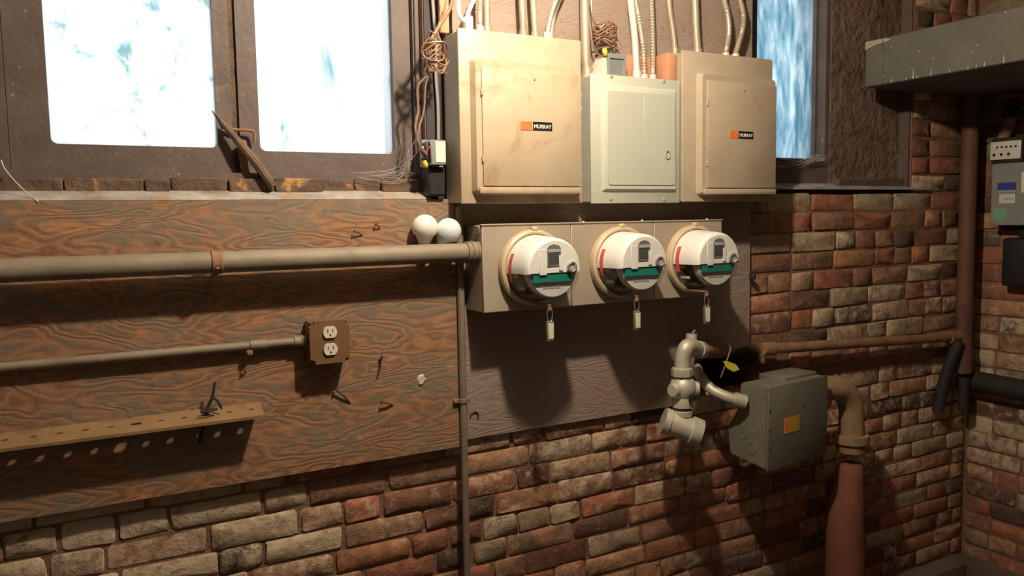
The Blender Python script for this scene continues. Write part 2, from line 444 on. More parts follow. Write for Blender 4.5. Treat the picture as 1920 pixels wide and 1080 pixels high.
# ---- bricks
PAL = [(.42, .160, .088), (.37, .15, .085), (.44, .19, .10), (.36, .14, .085), (.33, .17, .10), (.40, .215, .12), (.30, .14, .088), (.46, .225, .115)]
GREYED = [(.46, .34, .22), (.42, .295, .19), (.50, .37, .24), (.42, .235, .135)]
GRIMY = [(.16, .078, .050), (.125, .075, .050), (.11, .068, .046), (.20, .085, .050), (.14, .094, .060)]
def brick_mesh(rng, w, h, d=.055, face=0):
    """front centre at origin, facing -y; worn arrises, slightly out of square"""
    mb = MB(); c = min(w, h) * rng.uniform(.06, .15)
    def ring(ins, y, jit):
        pts = []
        W = w / 2 - ins; H = h / 2 - ins
        for sx, sz, ordr in ((1, 1, 0), (-1, 1, 1), (-1, -1, 0), (1, -1, 1)):
            a = (sx * W, sz * (H - c * rng.uniform(.6, 1.3))); b_ = (sx * (W - c * rng.uniform(.6, 1.6)), sz * H)
            for q in ((a, b_) if ordr == 0 else (b_, a)):
                pts.append((q[0] + rng.uniform(-jit, jit), y + rng.uniform(-jit, jit) * .8, q[1] + rng.uniform(-jit, jit)))
        return pts
    r0 = ring(.0030, rng.uniform(-.001, .0015), .0032); r1 = ring(0, .0035, .0026); r2 = ring(0, d, 0)
    vs = r0 + r1 + r2 + [(rng.uniform(-.2, .2) * w, rng.uniform(-.002, .001), 0)]
    fs = [[(i + 1) % 8, i, 24] for i in range(8)]
    for k in (0, 8):
        fs += [[k + i, k + (i + 1) % 8, k + 8 + (i + 1) % 8, k + 8 + i] for i in range(8)]
    mb._add(vs, fs); return mb
brng = random.Random(11)
VARI = {}
for kind, w in (('s', .198), ('h', .096)):
    VARI[kind] = [brick_mesh(brng, w, .0590).mesh('brick', 'brick', sharp=60) for _ in range(14)]
BW = {'s': .198, 'h': .096}
def lay(spans, z_lo, z_hi, phase, COURSE=.0663):
    """yield (centre along wall, centre z, kind, scale along, scale up)"""
    k0 = int(math.floor((z_lo - phase) / COURSE))
    z = phase + k0 * COURSE
    while z < z_hi:
        zc = z + COURSE / 2 + brng.uniform(-.002, .002)
        for x0, x1, a, b_ in spans:
            if not (a - .012 <= zc - .02 and zc + .02 <= b_ + .012): continue
            x = x0 + brng.uniform(-.16, -.01) if x0 < -.1 else x0
            while x < x1 - .03:
                kd = 's' if brng.random() < .56 else 'h'
                w = BW[kd] * brng.uniform(.93, 1.05)
                if x1 - x < w + .035:
                    w = x1 - x - .006; kd = 's' if w > .14 else 'h'
                    if w > .25: w = .2; kd = 's'
                yield x + w / 2, zc, kd, w / BW[kd], brng.uniform(.92, 1.07) * COURSE / .0663
                x += w + brng.uniform(.006, .011)
        z += COURSE
def in_hole(x, z): return HOLE[0] - .03 < x < HOLE[1] + .05 and HOLE[2] - .02 < z < HOLE[3] + .02
cand = []
import itertools
lower = [(-.55, XR - .014, .09, .92)]
upper = [(1.888, XR - .014, .935, 1.575), (WIN2[1] + .006, XR - .014, 1.575, 2.45)]
for x, z, kd, sx, sz in itertools.chain(lay(lower, .09, .95, .871, .0622), lay(upper, .92, 2.45, 1.103)):
    if in_hole(x, z): continue
    px, py = proj((x, -.012, z))
    cand.append(['b', x, z, kd, sx, sz, px, py])
for yy, z, kd, sx, sz in lay([(.014, .62, .1, 2.3)], .1, 2.3, 1.09):
    px, py = proj((XR - .012, -yy, z))
    cand.append(['r', yy, z, kd, sx, sz, px, py])
rest = {'b': MB(), 'r': MB()}
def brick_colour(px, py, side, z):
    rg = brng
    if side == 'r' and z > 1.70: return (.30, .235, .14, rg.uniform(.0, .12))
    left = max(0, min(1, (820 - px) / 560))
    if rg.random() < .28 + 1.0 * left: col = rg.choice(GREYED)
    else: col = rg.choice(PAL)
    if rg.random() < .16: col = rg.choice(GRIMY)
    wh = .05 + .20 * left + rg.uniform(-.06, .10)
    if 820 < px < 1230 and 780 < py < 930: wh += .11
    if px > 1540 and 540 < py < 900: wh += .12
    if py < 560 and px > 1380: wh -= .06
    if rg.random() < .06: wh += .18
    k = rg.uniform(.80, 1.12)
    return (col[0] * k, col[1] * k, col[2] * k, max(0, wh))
vis = [c for c in cand if -70 < c[6] < 1990 and -40 < c[7] < 1125]
for side, wall in (('b', wall_back), ('r', wall_right)):
    mine = [c for c in vis if c[0] == side]
    def area(c):
        dist = ((Vector((c[1], -.01, c[2])) if side == 'b' else Vector((XR, -c[1], c[2]))) - CAM).length
        return BW[c[3]] * c[4] / dist ** 2
    mine.sort(key=area, reverse=True)
    sel = mine[:298]; sid = set(id(c) for c in sel)
    for c in cand:
        if c[0] != side: continue
        _, a, z, kd, sx, sz, px, py = c
        me = brng.choice(VARI[kd]); pr = brng.uniform(.005, .0088); tilt = brng.uniform(-.012, .012)
        if side == 'b':
            M = Matrix.Translation((a, -.012 + pr, z)) @ Matrix.Rotation(tilt, 4, 'Y') @ Matrix.Diagonal((sx, 1, sz, 1))
        else:
            M = Matrix.Translation((XR - .012 + pr, -a, z)) @ Matrix.Rotation(-pi / 2, 4, 'Z') @ Matrix.Rotation(tilt, 4, 'Y') @ Matrix.Diagonal((sx, 1, sz, 1))
        if id(c) in sid:
            o = bpy.data.objects.new('brick', me); C.objects.link(o); o.parent = wall; o.matrix_local = M
            o.color = brick_colour(px, py, side, z)
        else:
            rest[side]._add([M @ v.co for v in me.vertices], [list(p.vertices) for p in me.polygons])
    if len(rest[side].bm.verts):
        o = part('brickwork', rest[side], 'brick', wall); o['kind'] = 'stuff'; o.color = (.30, .16, .10, .05)
    else: rest[side].bm.free()

# ---- boards on the wall
pl = solo('plywood_sheet', MB().box(-.75, .852, PLY, -.018, .905, 1.549, .0015, 1), 'plywood', 'weathered plywood sheet under the wide window, brown with peeling grey paint', 'plywood')
bb = solo('backing_board', MB().prism([(.862, .918), (1.64, .918), (1.66, 1.06), (1.888, 1.075), (1.888, ZC - .002), (.862, ZC - .002)], 'y', -.0008, BRD), 'backboard', 'brown painted backing board behind the panels and meters', 'board')
struct('trim_1', MB().box(.792, .861, -.006, 0, 1.55, ZC), 'black_trim', 'black strip between the wide window and the first breaker panel', 'trim')

# ---- left window
WY = .045
def win_x(px, py, y=WY): return P(px, py, y).x
win1 = struct('window_1', MB().frame(WIN1[0], WIN1[1], SILL + .012, 2.36, win_x(20, 318), win_x(776, 325), P(250, 322, WY).z - .001, 2.30, .006, .028, .13), 'window_paint', 'wide wooden basement window with two frosted sashes', 'window')
zb1 = P(250, 273, WY).z; zo1 = P(250, 322, WY).z; zb2 = P(610, 286, WY).z
s1 = part('sash', MB().frame(win_x(20, 318) + .002, win_x(440, 322), zo1 - .004, 2.298, win_x(95, 262), win_x(409, 272), zb1, 2.25, .014, WY, .085), 'window_paint', win1)
p1 = part('pane', MB().box(win_x(95, 262) - .006, win_x(409, 272) + .006, .064, .068, zb1 - .006, 2.255), 'pane_frost', s1, 'frosted glass pane glowing white and pale turquoise')
s2 = part('sash', MB().frame(win_x(453, 322), win_x(776, 325) - .002, zo1 - .004, 2.298, win_x(488, 280), win_x(741, 286), zb2, 2.25, .014, WY, .085), 'window_paint', win1)
part('pane', MB().box(win_x(488, 280) - .006, win_x(741, 286) + .006, .064, .068, zb2 - .006, 2.255), 'pane_streak', s2, 'frosted glass pane glowing white with faint vertical streaks')
part('mullion', MB().box(win_x(440, 322) + .001, win_x(453, 322) - .001, .052, .09, zo1, 2.298), 'rotted_rail', win1)
part('stop_bead', MB().box(win_x(776, 325) + .003, win_x(786, 325), .020, .027, zo1 - .02, 2.3, .002, 1), 'window_paint', win1)
rail = MB()
rr = random.Random(5)
xx = WIN1[0]
while xx < WIN1[1] - .01:
    w = min(rr.uniform(.05, .16), WIN1[1] - xx); rail.box(xx + .001, xx + w - .001, .008 + rr.uniform(0, .012), .12, SILL + .004, P(300, 331, .015).z - rr.uniform(.0005, .006), .003, 1); xx += w
part('bottom_rail', rail, 'rotted_rail', win1, 'crumbling wood at the foot of the window')
struct('trim_3', MB().prism([(PLY, 1.5495), (.035, 1.5495), (.035, SILL + .022), (PLY + .004, 1.553)], 'x', WIN1[0] - .3, WIN1[1]), 'sill_dust', 'dusty sloping sill under the wide window', 'window sill')

# ---- right window and its filled half
W2 = .085
zr = P(1500, 297, W2).z
gx0, gx1 = P(1403, 60, W2).x, P(1527, 290, W2).x
fx1 = P(1553, 280, .05).x
win2 = struct('window_2', MB().frame(WIN2[0], fx1, SILL + .0005, 2.36, gx0 + .004, gx1 + .010, zr - .012, 2.30, .004, .05, .16), 'window_paint', 'narrow dark-framed window beside the second tan panel', 'window')
s3 = part('sash', MB().frame(gx0 + .003, gx1 + .010, zr - .013, 2.301, gx0 + .012, gx1, zr, 2.27, .006, W2, .12), 'window_paint', win2)
part('pane', MB().box(gx0 + .008, gx1 + .004, .10, .104, zr - .004, 2.272), 'pane_blue', s3, 'rippled blue-tinted pane with white streaks')
struct('trim_4', MB().prism([(-.014, 1.577), (.05, 1.577), (.05, SILL + .045), (-.012, 1.583)], 'x', WIN2[0] + .002, 2.80), 'sill_dust', 'dusty mortar sill under the narrow window', 'window sill')
ix0, ix1 = fx1 + .003, WIN2[1]
infill = struct('wall_infill', MB().box(ix0, ix1, .045, .20, SILL + .001, 2.36), 'painted_infill', 'brown painted filling in half of a window opening', 'wall')
part('edge_strip', MB().box(ix1 - .012, ix1 - .0005, .004, .046, SILL + .03, 2.35, .002, 1), 'window_paint', infill)
part('bottom_board', MB().box(P(1570, 345, .02).x, ix1 - .013, .015, .047, P(1640, 352, .02).z, P(1640, 336, .02).z, .003, 1), 'window_paint', infill)

# ---- soffit duct along the right wall
dz0, dz1 = P(1622, 166, -.01).z, P(1613, 78, -.01).z
dx = P(1618, 120, -.01).x
duct = thing('duct', (dx + .3, -.02, dz0), 'long grey painted duct boxed in above the corner', 'duct')
part('body', MB().box(dx, XR - .02, -2.6, -.018, dz0, dz1, .004, 1), 'duct_paint', duct)
part('seam', MB().box(dx - .003, dx + .02, -.09, -.085, dz0 + .003, dz1 - .003, .001, 1), 'duct_paint', duct)
for y, z in ((-.12, .75), (-.22, .55), (-.27, .35), (-.09, .18)):
    part('rivet', MB().lathe([(.0032, 0), (.003, .0015), (.0, .0025)], (dx, y, dz0 + (dz1 - dz0) * z), (-1, 0, 0), 8), 'putty_tape', duct)
rr = random.Random(4); tp = MB()
tp.prism([(-.02, dz1 - .03), (-.02, dz1 - .002), (-.10, dz1 - .004), (-.12, dz1 - .014), (-.06, dz1 - .02)], 'x', dx - .0025, dx - .0002)
part('torn_tape', tp, 'putty_tape', duct, 'torn pinkish tape')
dr = MB()
for k in range(16):
    y = -.10 - rr.random() ** 1.3 * .75; L_ = rr.uniform(.008, .035)
    dr.tube([(dx - .0005, y, dz0 + .002), (dx - .0008, y, dz0 + L_)], [.0016, .0006], 5)
o = part('paint_drips', dr, 'label_white', duct); o['kind'] = 'stuff'

# ------------------------------------------------------------------ breaker panels
def rrect(x0, x1, z0, z1, r, seg=4):
    out = []
    for cx, cz, a in ((x1 - r, z1 - r, 0), (x0 + r, z1 - r, 90), (x0 + r, z0 + r, 180), (x1 - r, z0 + r, 270)):
        out += [(cx + r * cos(radians(a + 90 * k / seg)), cz + r * sin(radians(a + 90 * k / seg))) for k in range(seg + 1)]
    return out
def logo(root, x, z, y, wb, h, bright):
    """orange square beside a black name plate"""
    w1 = wb * .42
    part('logo_square', MB().box(x, x + w1, y - .0012, y, z, z + h, .0004, 1), 'logo_orange', root, 'orange square badge')
    pb = part('name_plate', MB().box(x + w1 + .002, x + w1 + .002 + wb * .72, y - .0012, y, z, z + h, .0004, 1), 'logo_black', root, 'black name plate with white letters')
    text_mesh('MURRAY', h * .62, 'logo_white', (x + w1 + .005, y - .0013, z + h * .26), pb, width=wb * .72 - .006)
def old_panel(name, x0, x1, z0, z1, yf, bez, mat, label, logo_px):
    root = thing(name, ((x0 + x1) / 2, BRD, z0), label, 'breaker panel', 'wall mounted breaker panels')
    part('body', MB().box(x0 + .004, x1 - .004, yf + .010, BRD - .0005, z0 + .004, z1 - .004, .002, 1), mat, root)
    part('cover', MB().box(x0, x1, yf, yf + .0098, z0, z1, .0035, 2), mat, root)
    bx0, bx1, bz0, bz1 = bez
    part('bezel', MB().prism(rrect(bx0, bx1, bz0, bz1, .010), 'y', yf + .001, yf - .019, (.955, .965)), mat, root)
    dx0, dx1, dz0_, dz1_ = bx0 + .022, bx1 - .006, bz0 + .022, bz1 - .024
    d = part('door', MB().box(dx0, dx1, yf - .0240, yf - .0185, dz0_, dz1_, .0018, 2), mat, root)
    part('sill_lip', MB().box(dx0 - .012, dx1, yf - .0275, yf - .0185, bz0 + .003, bz0 + .019, .0032, 2), mat, root)
    for k in (.2, .76):
        part('hinge', MB().box(dx0 - .003, dx0 + .004, yf - .0255, yf - .0194, dz0_ + (dz1_ - dz0_) * k, dz0_ + (dz1_ - dz0_) * k + .016, .0012, 1), 'tan_paint', d)
    part('latch_hole', MB().lathe([(.0026, 0), (0, .0006)], (dx0 + (dx1 - dx0) * .52, yf - .0241, dz1_ - .022), (0, -1, 0), 10), 'slot_dark', d)  # dark disc on the door, coloured as the shade in a small hole
    a, b_ = logo_px
    A = P(*a, yf - .0241); B = P(*b_, yf - .0241)
    logo(d, A.x, min(A.z, B.z), yf - .0241, (B.x - A.x) / 1.16, abs(A.z - B.z), mat == 'beige_paint')
    return root
YF1 = -.12
A = P(856, 52, YF1); B = P(1093, 383, YF1)
x0, x1, z0, z1 = P(862, 220, YF1).x, P(1091, 220, YF1).x, 1.535, P(960, 62, YF1).z
bez = (P(882, 240, YF1).x, P(1082, 240, YF1).x, P(990, 366, YF1).z, P(980, 117, YF1).z)
panelA = old_panel('breaker_panel', x0, x1, z0, z1, YF1, bez, 'beige_paint', 'large beige breaker panel with rusty stains, beside the wide window', ((976, 227), (1035, 246)))
x0r, x1r, z1r = P(1280, 230, YF1).x, P(1448, 230, YF1).x, P(1370, 103, YF1).z
bez = (P(1305, 260, YF1).x, P(1447, 260, YF1).x, P(1370, 367, YF1).z, P(1370, 142, YF1).z)
panelC = old_panel('breaker_panel', x0r, x1r, 1.536, z1r, YF1, bez, 'tan_paint', 'tan breaker panel with reddish scuffs, beside the narrow blue window', ((1368, 245), (1412, 261)))
# middle grey-green panel
YM = -.112
mx0, mx1 = P(1108, 260, YM).x, P(1277, 260, YM).x - .004
mz0, mz1 = P(1190, 381, YM).z, P(1190, 144, YM).z
root = thing('breaker_panel', ((mx0 + mx1) / 2, BRD, mz0), 'smaller pale grey-green breaker panel with a ring pull, between two tan panels', 'breaker panel', 'wall mounted breaker panels')
part('body', MB().box(mx0 + .003, mx1 - .005, YM + .006, BRD - .0005, mz0 + .004, mz1 - .004, .002, 1), 'grey_side', root)
part('cover', MB().box(mx0, mx1, YM, YM + .0058, mz0, mz1, .002, 2), 'grey_green_paint', root)
ex0, ex1, ez0, ez1 = P(1126, 260, YM).x, P(1268, 260, YM).x, P(1190, 360, YM).z, P(1190, 162, YM).z
part('raised_frame', MB().prism(rrect(ex0, ex1, ez0, ez1, .004), 'y', YM + .0005, YM - .008, (.93, .945)), 'grey_green_paint', root)
gx0_, gx1_, gz0_, gz1_ = P(1136, 260, YM).x, P(1261, 260, YM).x, P(1190, 347, YM).z, P(1190, 174, YM).z
d = part('door', MB().prism(rrect(gx0_, gx1_, gz0_, gz1_, .009), 'y', YM - .0078, YM - .0105), 'grey_green_paint', root)
cxm = P(1204, 260, YM).x
part('crease', MB().box(cxm - .0012, cxm + .0012, YM - .0112, YM - .0104, gz0_ + .001, gz1_ - .001, .0004, 1), 'grey_green_paint', d)
lp = P(1247, 291, YM)
ring = [(lp.x + .0085 * cos(a), YM - .0125, lp.z + .011 * sin(a)) for a in [2 * pi * k / 16 for k in range(17)]]
part('ring_pull', MB().tube(ring, .0014, 6), 'print_grey', d, 'small ring pull latch')
for k in (.12, .86):
    part('hinge', MB().box(gx0_ + .001, gx0_ + .004, YM - .0113, YM - .0104, gz0_ + (gz1_ - gz0_) * k - .012, gz0_ + (gz1_ - gz0_) * k + .012, .0004, 1), 'grey_green_paint', d)
for q in ((1146, 143), (1244, 152), (1145, 373), (1245, 374)):
    w = P(*q, YM); part('screw', MB().lathe([(.0052, 0), (.0048, .002), (.002, .0032), (0, .0034)], (w.x, YM, w.z), (0, -1, 0), 12), 'print_grey', root)
for q in (180, 205, 232, 330):
    w = P(1100, q, -.06); part('knockout', MB().lathe([(.010, 0), (.009, .0016), (0, .0018)], (mx0 + .003, -.055, w.z), (-1, 0, 0), 14), 'grey_side', root)

# ------------------------------------------------------------------ meter cabinet and meters
YC = -.122
cx0, cx1 = P(905, 505, YC).x, P(1353, 440, YC).x
cz0, cz1 = P(1000, 580, YC).z + .001, P(1000, 419, YC).z
cab = thing('meter_cabinet', ((cx0 + cx1) / 2, BRD, cz0), 'long tan three-gang meter cabinet under the breaker panels', 'meter cabinet')
part('body', MB().box(cx0, cx1, YC + .004, BRD - .0005, cz0, cz1 - .002, .002, 1), 'meter_box_paint', cab)
sx = [cx0 - .001, P(1071, 500, YC).x, P(1226, 440, YC).x, cx1 + .001]
for a, b_ in zip(sx, sx[1:]):
    part('cover', MB().box(a + .0008, b_ - .0008, YC - .0005, YC + .0038, cz0 - .001, cz1, .0016, 1), 'meter_box_paint', cab)
part('top_flange', MB().box(cx0 - .002, cx1 + .002, YC - .003, YC + .012, cz1 - .003, cz1 + .001, .0008, 1), 'meter_box_paint', cab)
for q in (1098, 1208, 1330):
    w = P(q, 414, YC); part('screw', MB().lathe([(.005, 0), (.004, .003), (0, .004)], (w.x, YC + .01, cz1 + .0005), (0, 0, 1), 10), 'chrome', cab)
part('side_lug', MB().box(cx0 - .007, cx0 + .001, YC + .006, YC + .02, cz1 - .022, cz1 - .004, .002, 1), 'chrome', cab)
part('ground_screw', MB().lathe([(.006, 0), (.005, .004), (0, .005)], (cx0, YC + .03, cz1 - .03), (-1, 0, 0), 10), 'chrome', cab)

def make_meter(c):
    """c: point on the cabinet front at the meter axis"""
    r = thing('electric_meter', c, '', 'electric meter', 'meters on the three-gang cabinet')
    ax = (0, -1, 0)
    cx, cy, cz = c
    part('socket_ring', MB().lathe([(.090, 0), (.0965, .002), (.0985, .010), (.0965, .020), (.091, .024), (.086, .022), (.084, 0)], c, ax, 40), 'ring_beige', r)
    part('ring_clasp', MB().box(cx - .008, cx + .008, cy - .024, cy - .006, cz + .094, cz + .105, .003, 1), 'ring_beige', r)
    part('base_plate', MB().lathe([(.083, .016), (.083, .020), (0, .020)], c, ax, 32), 'print_grey', r)
    part('module_core', MB().lathe([(.060, .0205), (.060, .050), (.067, .054), (.067, .082)], c, ax, 36), 'black_plastic', r)
    part('module', MB().lathe([(.0665, .0825), (.0695, .084), (.0695, .103), (.067, .1065), (0, .1065)], c, ax, 40), 'white_plastic', r)
    for k in range(5):
        an = radians(200 + 28 * k)
        part('inner_rib', MB().box(cx + .072 * sin(an) - .004, cx + .072 * sin(an) + .004, cy - .056, cy - .021, cz + .072 * cos(an) - .004, cz + .072 * cos(an) + .004, .001, 1), 'ring_beige', r)
    part('glass_cover', MB().lathe([(.0835, .018), (.0825, .028), (.0785, .090), (.0765, .108), (.072, .114), (0, .1150)], c, ax, 44), 'meter_glass', r, 'clear plastic meter cover')
    # opaque white shroud over the upper part of the cover
    part('shroud', MB().lathe([(.0840, .018), (.0832, .030), (.0792, .091), (.0772, .1085), (.0725, .1150), (.0695, .1160)], c, ax, 36, radians(-97), radians(97)), 'white_plastic', r)
    # face printed on the module: upper plate, display, teal band
    yf = cy - .1162
    up = []
    R_ = .0700
    for k in range(25):
        an = radians(-6 + 192 * k / 24); up.append((cx + R_ * cos(an), cz + R_ * sin(an)))
    fp = part('face_plate', MB().prism(up, 'y', yf + .0006, yf), 'white_plastic', r)
    fr = part('display_frame', MB().prism([(cx - .022, cz + .008), (cx + .016, cz + .008), (cx + .016, cz + .052), (cx + .010, cz + .059), (cx - .003, cz + .062), (cx - .016, cz + .059), (cx - .022, cz + .052)], 'y', yf, yf - .0015), 'lcd_frame', r)
    part('display', MB().box(cx - .019, cx + .010, yf - .0022, yf - .0014, cz + .014, cz + .040), 'lcd_grey', fr, 'grey liquid crystal display')
    part('display_visor', MB().box(cx - .020, cx + .014, yf - .0028, yf - .0013, cz + .042, cz + .050, .0006, 1), 'print_grey', fr)
    part('white_tab', MB().box(cx + .0105, cx + .022, yf - .0024, yf, cz - .003, cz + .034, .0007, 1), 'white_plastic', r)
    part('white_tab', MB().box(cx - .045, cx - .024, yf - .0016, yf, cz - .012, cz + .050, .0007, 1), 'white_plastic', r)
    ly = cy - .1070
    part('teal_band', MB().prism([(cx - .060, cz - .030), (cx + .050, cz - .030), (cx + .050, cz - .012), (cx + .030, cz - .010), (cx + .024, cz - .0005), (cx - .022, cz - .0005), (cx - .030, cz - .008), (cx - .060, cz - .012)], 'y', ly + .0003, ly - .0065), 'teal_print', r, 'teal band across the meter face')
    pm = MB()
    for k in range(7): pm.box(cx - .030 + k * .0075, cx - .0245 + k * .0075, ly - .0006, ly + .0002, cz - .046, cz - .040 + (k % 3) * .0012)
    part('small_print', pm, 'print_grey', r)
    op = part('optical_port', MB().lathe([(.0145, 0), (.0145, .006), (.011, .008), (.009, .004), (0, .004)], (cx + .046, yf - .0003, cz + .004), ax, 20), 'chrome', r, 'round metal optical port')
    part('port_lens', MB().lathe([(.0085, .0042), (0, .0055)], (cx + .046, yf - .0003, cz + .004), ax, 14), 'print_grey', op)
    part('red_label', MB().lathe([(.0838, .0300), (.0829, .044)], c, ax, 12, radians(62), radians(112)), 'red_label', r, 'red warning label')
    return r
mpx = [(1003, 502, 'white electric meter beside the fat horizontal pipe'), (1167, 492, 'middle white electric meter of the three'), (1304, 486, 'white electric meter above the galvanised pipe fitting')]
YR = YC - .0005
mc = []
for px, py, lb in mpx:
    w = P(px, py, YR - .018); mc.append((Vector((w.x, YR, w.z)), lb))
m0 = make_meter(mc[0][0]); m0['label'] = mc[0][1]
for c, lb in mc[1:]:
    q = copy_tree(m0); q.location = c; q['label'] = lb
# seal tags hanging from the hasps
def make_tag(c):
    r = thing('seal_tag', c, '', 'seal', 'seals under the meters')
    lp_ = [(c[0] + .008 * sin(a), c[1], c[2] + .018 * (1 - cos(a)) / 1.0 - .002) for a in [2 * pi * k / 14 for k in range(15)]]
    part('wire_loop', MB().tube(lp_, .0012, 5), 'chrome', r)
    part('seal_body', MB().box(c[0] - .0095, c[0] + .0095, c[1] - .005, c[1] + .005, c[2] - .050, c[2], .002, 2), 'chrome', r)
    part('tag_face', MB().box(c[0] - .0075, c[0] + .0075, c[1] - .0062, c[1] - .0048, c[2] - .044, c[2] - .005, .0005, 1), 'tag_ivory', r, 'ivory tag')
    part('arm', MB().box(c[0] - .004, c[0] + .004, c[1] - .003, YC - .020, c[2] + .036, c[2] + .041, .001, 1), 'rust_pipe', r)
    part('swivel', MB().lathe([(.005, 0), (.006, .004), (.004, .010), (0, .011)], (c[0], c[1], c[2] + .026), (0, 0, 1), 10), 'rust_pipe', r)
    return r
tags = [((1031, 602), 'ivory seal tag hanging under the meter beside the fat pipe'), ((1194, 583), 'ivory seal tag hanging under the middle meter'), ((1325, 573), 'ivory seal tag hanging above the galvanised pipe fitting')]
tp0 = None
for (q, lb), (c, _) in zip(tags, mc):
    y = YC - .100; w = P(*q, y)
    if tp0 is None: tp0 = o = make_tag(w)
    else: o = copy_tree(tp0); o.location = w
    o['label'] = lb

# ------------------------------------------------------------------ pipes on the left
PYY = -.090
a = P(0, 511, PYY); b_ = P(872, 471, PYY)
dirv = (b_ - a).normalized(); zc = (a.z + b_.z) / 2
ZP = zc
pipe = thing('large_conduit', (.3, PYY, ZP - .024), 'fat grey horizontal pipe crossing the plywood into the meter cabinet', 'pipe')
part('tube', MB().tube([(-.75, PYY, ZP), (cx0 - .012, PYY, ZP)], .0235, 20), 'pipe_dusty', pipe)
w = P(405, 500, PYY)
part('coupling', MB().lathe([(.0236, -.012), (.0262, -.009), (.0256, 0), (.0262, .009), (.0236, .012)], (w.x, PYY, ZP), (1, 0, 0), 20), 'rust_pipe', pipe)
part('strap', MB().tube([(w.x, PLY, ZP - .030), (w.x, PYY, ZP - .0262), (w.x, PYY - .024, ZP - .010)], .004, 6), 'rust_pipe', pipe)
part('hub', MB().lathe([(.0236, -.032), (.0275, -.031), (.0275, -.026), (.0255, -.024), (.0255, -.020), (.0285, -.018), (.0285, -.013), (.0262, -.011), (.0262, -.006), (.0290, -.004), (.0290, 0), (.02, 0)], (cx0 - .0002, PYY, ZP), (1, 0, 0), 22), 'pipe_dusty', pipe)
ZE = (P(0, 688, -.052).z + P(560, 641, -.052).z) / 2
# outlet box
oy0, oy1 = PLY - .0005, PLY - .050
ox0, ox1 = P(580, 640, oy1).x, P(657, 640, oy1).x
oz0, oz1 = P(615, 683, oy1).z, P(615, 600, oy1).z
ob = thing('outlet_box', ((ox0 + ox1) / 2, PLY, oz0), 'brown square outlet box with two cream receptacles on the plywood', 'outlet')
part('body', MB().box(ox0 + .002, ox1 - .002, oy1 + .006, oy0, oz0 + .002, oz1 - .002, .005, 2), 'brown_paint', ob)
n_ = .013
cvp = [(ox0 + n_, oz0), (ox1 - n_, oz0), (ox1 - n_ * .8, oz0 + n_ * .7), (ox1, oz0 + n_), (ox1, oz1 - n_), (ox1 - n_ * .8, oz1 - n_ * .7), (ox1 - n_, oz1), (ox0 + n_, oz1), (ox0 + n_ * .8, oz1 - n_ * .7), (ox0, oz1 - n_), (ox0, oz0 + n_), (ox0 + n_ * .8, oz0 + n_ * .7)]
part('cover', MB().prism(cvp, 'y', oy1 + .0058, oy1, (.97, .97)), 'brown_paint', ob)
for sx_, sz_ in ((ox0 + .007, oz1 - .007), (ox1 - .007, oz0 + .007), (ox0 + .007, oz0 + .007), (ox1 - .007, oz1 - .007)):
    part('corner_screw', MB().lathe([(.0035, 0), (.003, .002), (0, .0024)], (sx_, oy1 + .006, sz_), (0, -1, 0), 10), 'nail_steel', ob)
w = P(643, 641, oy1); part('cover_screw', MB().lathe([(.0022, 0), (0, .0012)], (w.x, oy1, w.z), (0, -1, 0), 8), 'slot_dark', ob)
for q in ((619, 623), (620, 655)):
    w = P(*q, oy1 - .003); R_ = .0165; cut = .0135
    op_ = []
    for k in range(32):
        an = 2 * pi * k / 32; op_.append((w.x + R_ * cos(an), w.z + max(-cut, min(cut, R_ * sin(an)))))
    rc = part('receptacle', MB().prism(op_, 'y', oy1 + .0002, oy1 - .0045, (.97, .97)), 'cream_plastic', ob, 'cream three-hole receptacle')
    for dx_, hh in ((-.0058, .0045), (.0058, .0038)):
        part('slot', MB().box(w.x + dx_ - .001, w.x + dx_ + .001, oy1 - .0049, oy1 - .0044, w.z + .0035 - hh, w.z + .0035 + hh), 'slot_dark', rc)  # dark sheet on the face, colour stands in for shade inside the slot
    part('ground_hole', MB().lathe([(.0024, .0044), (.0024, .0049), (0, .0049)], (w.x, oy1, w.z - .0068), (0, -1, 0), 10), 'slot_dark', rc)  # dark disc, its colour stands in for the shade down the hole
emt = thing('thin_conduit', (.2, -.052, ZE - .011), 'thin grey conduit running along the plywood to the brown outlet box', 'conduit')
part('tube', MB().tube([(-.75, -.052, ZE), (ox0 - .016, -.052, ZE)], .0098, 14), 'pipe_dusty', emt)
part('connector', MB().lathe([(.0099, -.030), (.0125, -.029), (.0125, -.014), (.0145, -.012), (.0145, -.001), (.01, -.0005)], (ox0 + .0015, -.052, ZE), (1, 0, 0), 14), 'pipe_dusty', emt)
w = P(485, 655, -.052)
part('coupling', MB().lathe([(.0099, -.02), (.0118, -.019), (.0118, .019), (.0099, .02)], (w.x, -.052, ZE), (1, 0, 0), 14), 'pipe_dusty', emt)
part('strap', MB().box(w.x - .028, w.x - .014, PLY - .026, PLY - .0005, ZE - .022, ZE - .0085, .003, 1), 'rust_pipe', emt)

# vertical thin conduit beside the board
vx = P(866, 640, -.045).x
vc = thing('riser_conduit', (vx, -.045, 0), 'thin upright grey-brown conduit at the edge of the plywood', 'conduit')
part('tube', MB().tube([(vx, -.045, .0), (vx, -.045, 1.528)], .0095, 12), 'conduit_thin', vc)
zs = P(862, 752, -.045).z
part('strap', MB().lathe([(.0097, -.006), (.0118, -.005), (.0118, .005), (.0097, .006)], (vx, -.045, zs), (0, 0, 1), 12), 'conduit_thin', vc)
part('strap_ear', MB().box(vx - .026, vx - .008, PLY - .010, PLY - .0005, zs - .005, zs + .005, .0015, 1), 'conduit_thin', vc)
part('strap_ear', MB().box(vx + .007, vx + .022, BRD - .022, BRD - .0005, zs - .005, zs + .005, .0015, 1), 'conduit_thin', vc)

